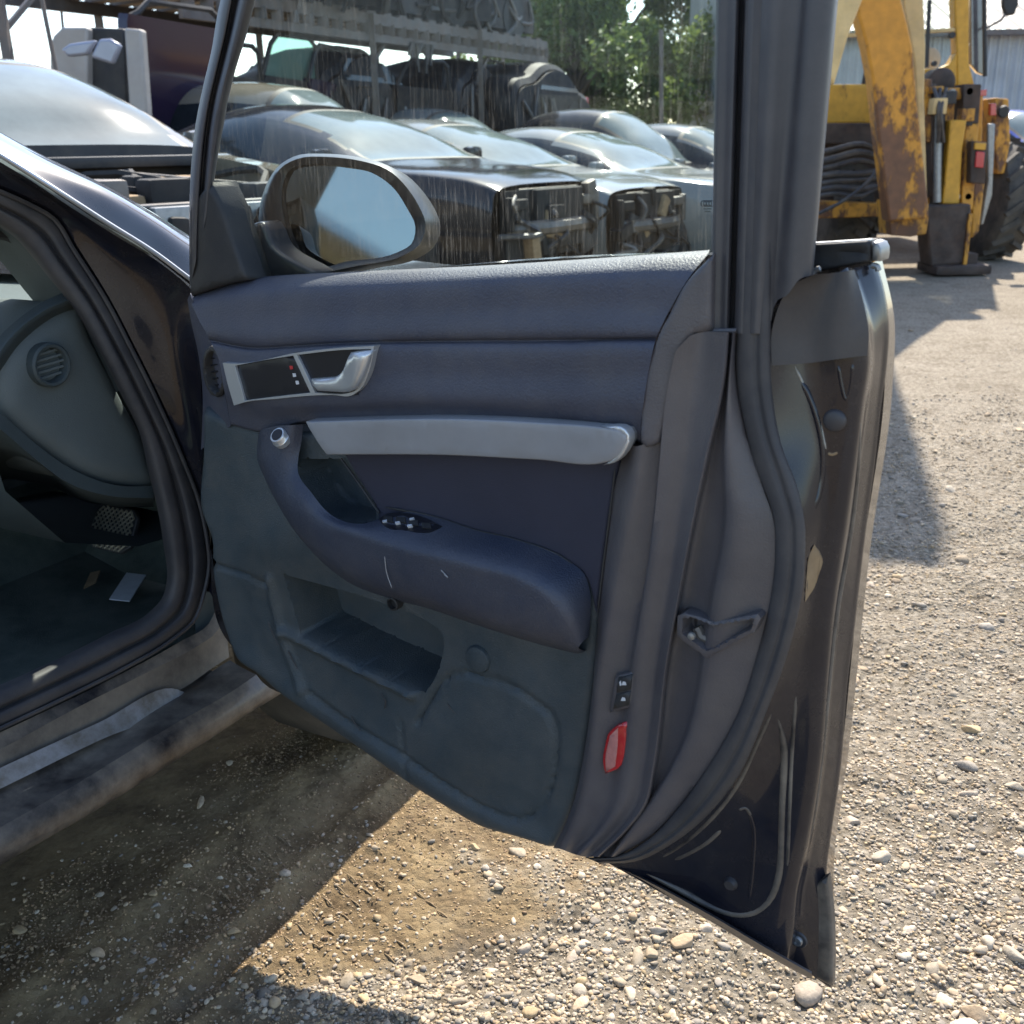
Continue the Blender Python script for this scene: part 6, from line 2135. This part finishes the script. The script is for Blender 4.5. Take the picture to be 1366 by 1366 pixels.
# slewing post and valve clutter right of the arm
for (x0, y0, x1, y1, m_, Yv) in ((1240, 112, 1250, 265, darks, 9.9), (1246, 150, 1262, 275, M['black'], 9.95), (1232, 105, 1244, 190, paint_rust, 9.9)):
    bp3('slew_frame', [(x0, y0), (x1, y0), (x1 - 2, y1), (x0 + 4, y1)], Yv, 0.2, m_)
MB().lathe(at_depth(1257, 110, 10.2), (0, 1, 0), [(0.10, 0), (0.13, 0.02), (0.13, 0.2), (0.10, 0.22)], 20).build('hose_drum', darks, bh)
for k in range(9):
    xx, yy_ = random.uniform(1242, 1300), random.uniform(115, 170)
    MB().box(at_depth(xx, yy_, random.uniform(9.8, 10.3)), (random.uniform(0.06, 0.16), 0.12, random.uniform(0.05, 0.16)), bev=0.01).build('valve_block', random.choice([darks, paint_rust, paint_rust, M['black'], tan_y]), bh)
for k in range(3):
    xx = 1246 + k * 8
    P_ = [at_depth(xx, 118, 9.85), at_depth(xx + random.uniform(-8, 8), 145, 9.75), at_depth(xx + random.uniform(-6, 10), 190, 9.85)]
    MB().tube(catmull(np.array(P_), 12), 0.018, 6).build('valve_hose', M['hose'], bh)
# stabiliser leg
bp3('stabiliser_frame', [(1238, 128), (1312, 124), (1308, 280), (1240, 282)], 10.45, 0.12, paint_rust)
bp3('stabiliser_frame', [(1244, 118), (1300, 116), (1300, 132), (1244, 134)], 10.0, 0.14, paint_rust)
for (xa, ya) in ((1250, 126), (1270, 124), (1292, 122), (1275, 262), (1290, 262)):
    MB().lathe(at_depth(xa, ya, 9.98), (0, 1, 0), [(0.0001, -0.03), (0.03, -0.03), (0.035, -0.01), (0.035, 0.05)], 12).build('pin_head', M['alu'], bh)
bp3('stabiliser_strut', [(1268, 160), (1290, 160), (1284, 200), (1280, 272), (1257, 272), (1264, 210)], 9.85, 0.16, paint_y)
bp3('stabiliser_strut', [(1286, 112), (1310, 112), (1306, 165), (1283, 165)], 9.95, 0.2, darks)
bp3('stabiliser_strut', [(1288, 165), (1306, 165), (1298, 280), (1282, 278)], 9.95, 0.16, paint_rust)
MB().tube([at_depth(1252, 140, 9.9), at_depth(1250, 270, 9.85)], 0.035, 10).build('stabiliser_ram', M['alu'], bh)
leg = bp3('stabiliser_leg', [(1236, 274), (1296, 272), (1296, 300), (1288, 352), (1242, 356), (1238, 320)], 9.75, 0.28, darks, 0.02)
bp3('leg_edge', [(1293, 285), (1298, 285), (1290, 354), (1285, 354)], 9.72, 0.05, paint_rust, 0.004, leg)
padp = on_ground(1255, 362)
MB().box((padp[0] + 0.02, 9.9, 0.06), (0.52, 0.5, 0.09), bev=0.03).box((padp[0] + 0.05, 9.9, 0.14), (0.28, 0.25, 0.12), bev=0.02).build('stabiliser_pad', darks, bh)
# lamps
lm_ = bp3('lamp_housing', [(1296, 188), (1318, 190), (1314, 246), (1294, 244)], 9.8, 0.1, darks)
bp3('lamp_lens', [(1303, 202), (1314, 203), (1312, 224), (1301, 223)], 9.78, 0.03, M['red_lamp'], 0.005, lm_)
bp3('lamp_lens', [(1301, 190), (1316, 191), (1315, 200), (1300, 199)], 9.78, 0.03, paint_y, 0.005, lm_)
bp3('rear_lamp', [(1322, 138), (1329, 138), (1329, 154), (1321, 154)], 10.3, 0.06, M['red_lamp'], 0.005)
bp3('rear_lamp', [(1308, 120), (1317, 119), (1316, 128), (1307, 128)], 10.3, 0.06, M['red_lamp'], 0.005)
MB().lathe(at_depth(1340, 149, 10.6), (0, 1, 0), [(0.05, 0), (0.06, 0.02), (0.05, 0.05)], 16).build('work_lamp', M['black'], bh)
# wheels
def bh_wheel(name, px, py, Y, r, wd, yaw=0.14):
    c = at_depth(px, py, Y)
    c[2] = r
    ax = np.array([math.cos(yaw), math.sin(yaw), 0])
    w_ = MB().lathe(c, ax, [(r * 0.58, -wd * 0.42), (r * 0.88, -wd * 0.5), (r * 0.98, -wd * 0.42), (r, 0), (r * 0.98, wd * 0.42), (r * 0.88, wd * 0.5), (r * 0.58, wd * 0.42)], 40).build(name, M['tyre'], bh)
    lug = MB()
    for k in range(22):
        t0 = 2 * math.pi * k / 22
        for s in (-1, 1):
            pts_ = []
            for f in (0.0, 1.0):
                th_ = t0 + 0.2 * f + (0.14 if s > 0 else 0)
                up = np.array([0, 0, 1.0])
                fw_ = np.cross(up, ax)
                pts_.append(c + ax * s * wd * (0.03 + 0.42 * f) + (fw_ * math.cos(th_) + up * math.sin(th_)) * (r * (1.0 if f == 0 else 0.985)))
            lug.bar(pts_[0], pts_[1], 0.045, 0.05)
    lug.build('tread_lug', M['tyre'], w_, False)
    MB().lathe(c, ax, [(r * 0.58, -wd * 0.40), (r * 0.58, wd * 0.44), (r * 0.53, wd * 0.42), (r * 0.50, wd * 0.2), (r * 0.2, wd * 0.15), (0.0001, wd * 0.2)], 30).build('rim', tan_y, w_)
    return w_


bh_wheel('rear_wheel', 1324, 240, 11.2, 0.60, 0.40)
bh_wheel('rear_wheel', 1112, 240, 11.2, 0.60, 0.40)
bh_wheel('front_wheel', 1322, 280, 14.0, 0.45, 0.30)
bh_wheel('front_wheel', 1150, 280, 14.0, 0.45, 0.30)
bp3('mudguard', [(1328, 130), (1346, 132), (1348, 190), (1340, 232), (1330, 232), (1326, 170)], 10.7, 0.3, paint_rust)
rimline = bp3('lit_rim_line', [(1318, 165), (1328, 165), (1324, 260), (1312, 300), (1308, 300), (1318, 240)], 10.3, 0.05, M['alu'])  # pale strip drawn in for the lit line along the wheel rim
bp3('step_plate', [(1300, 240), (1314, 242), (1306, 310), (1296, 318)], 10.2, 0.08, paint_rust)
bp3('loader_body', [(1100, 60), (1300, 60), (1296, 285), (1104, 285)], 12.2, 0.05, darks) if False else None
MB().box((at_depth(1200, 200, 13)[0], 13.2, 0.95), (1.2, 2.6, 0.75), bev=0.05).build('engine_cover', paint_y, bh)
MB().box((at_depth(1200, 200, 13)[0], 15.6, 0.65), (2.2, 0.7, 0.8), bev=0.08).build('front_bucket', darks, bh)
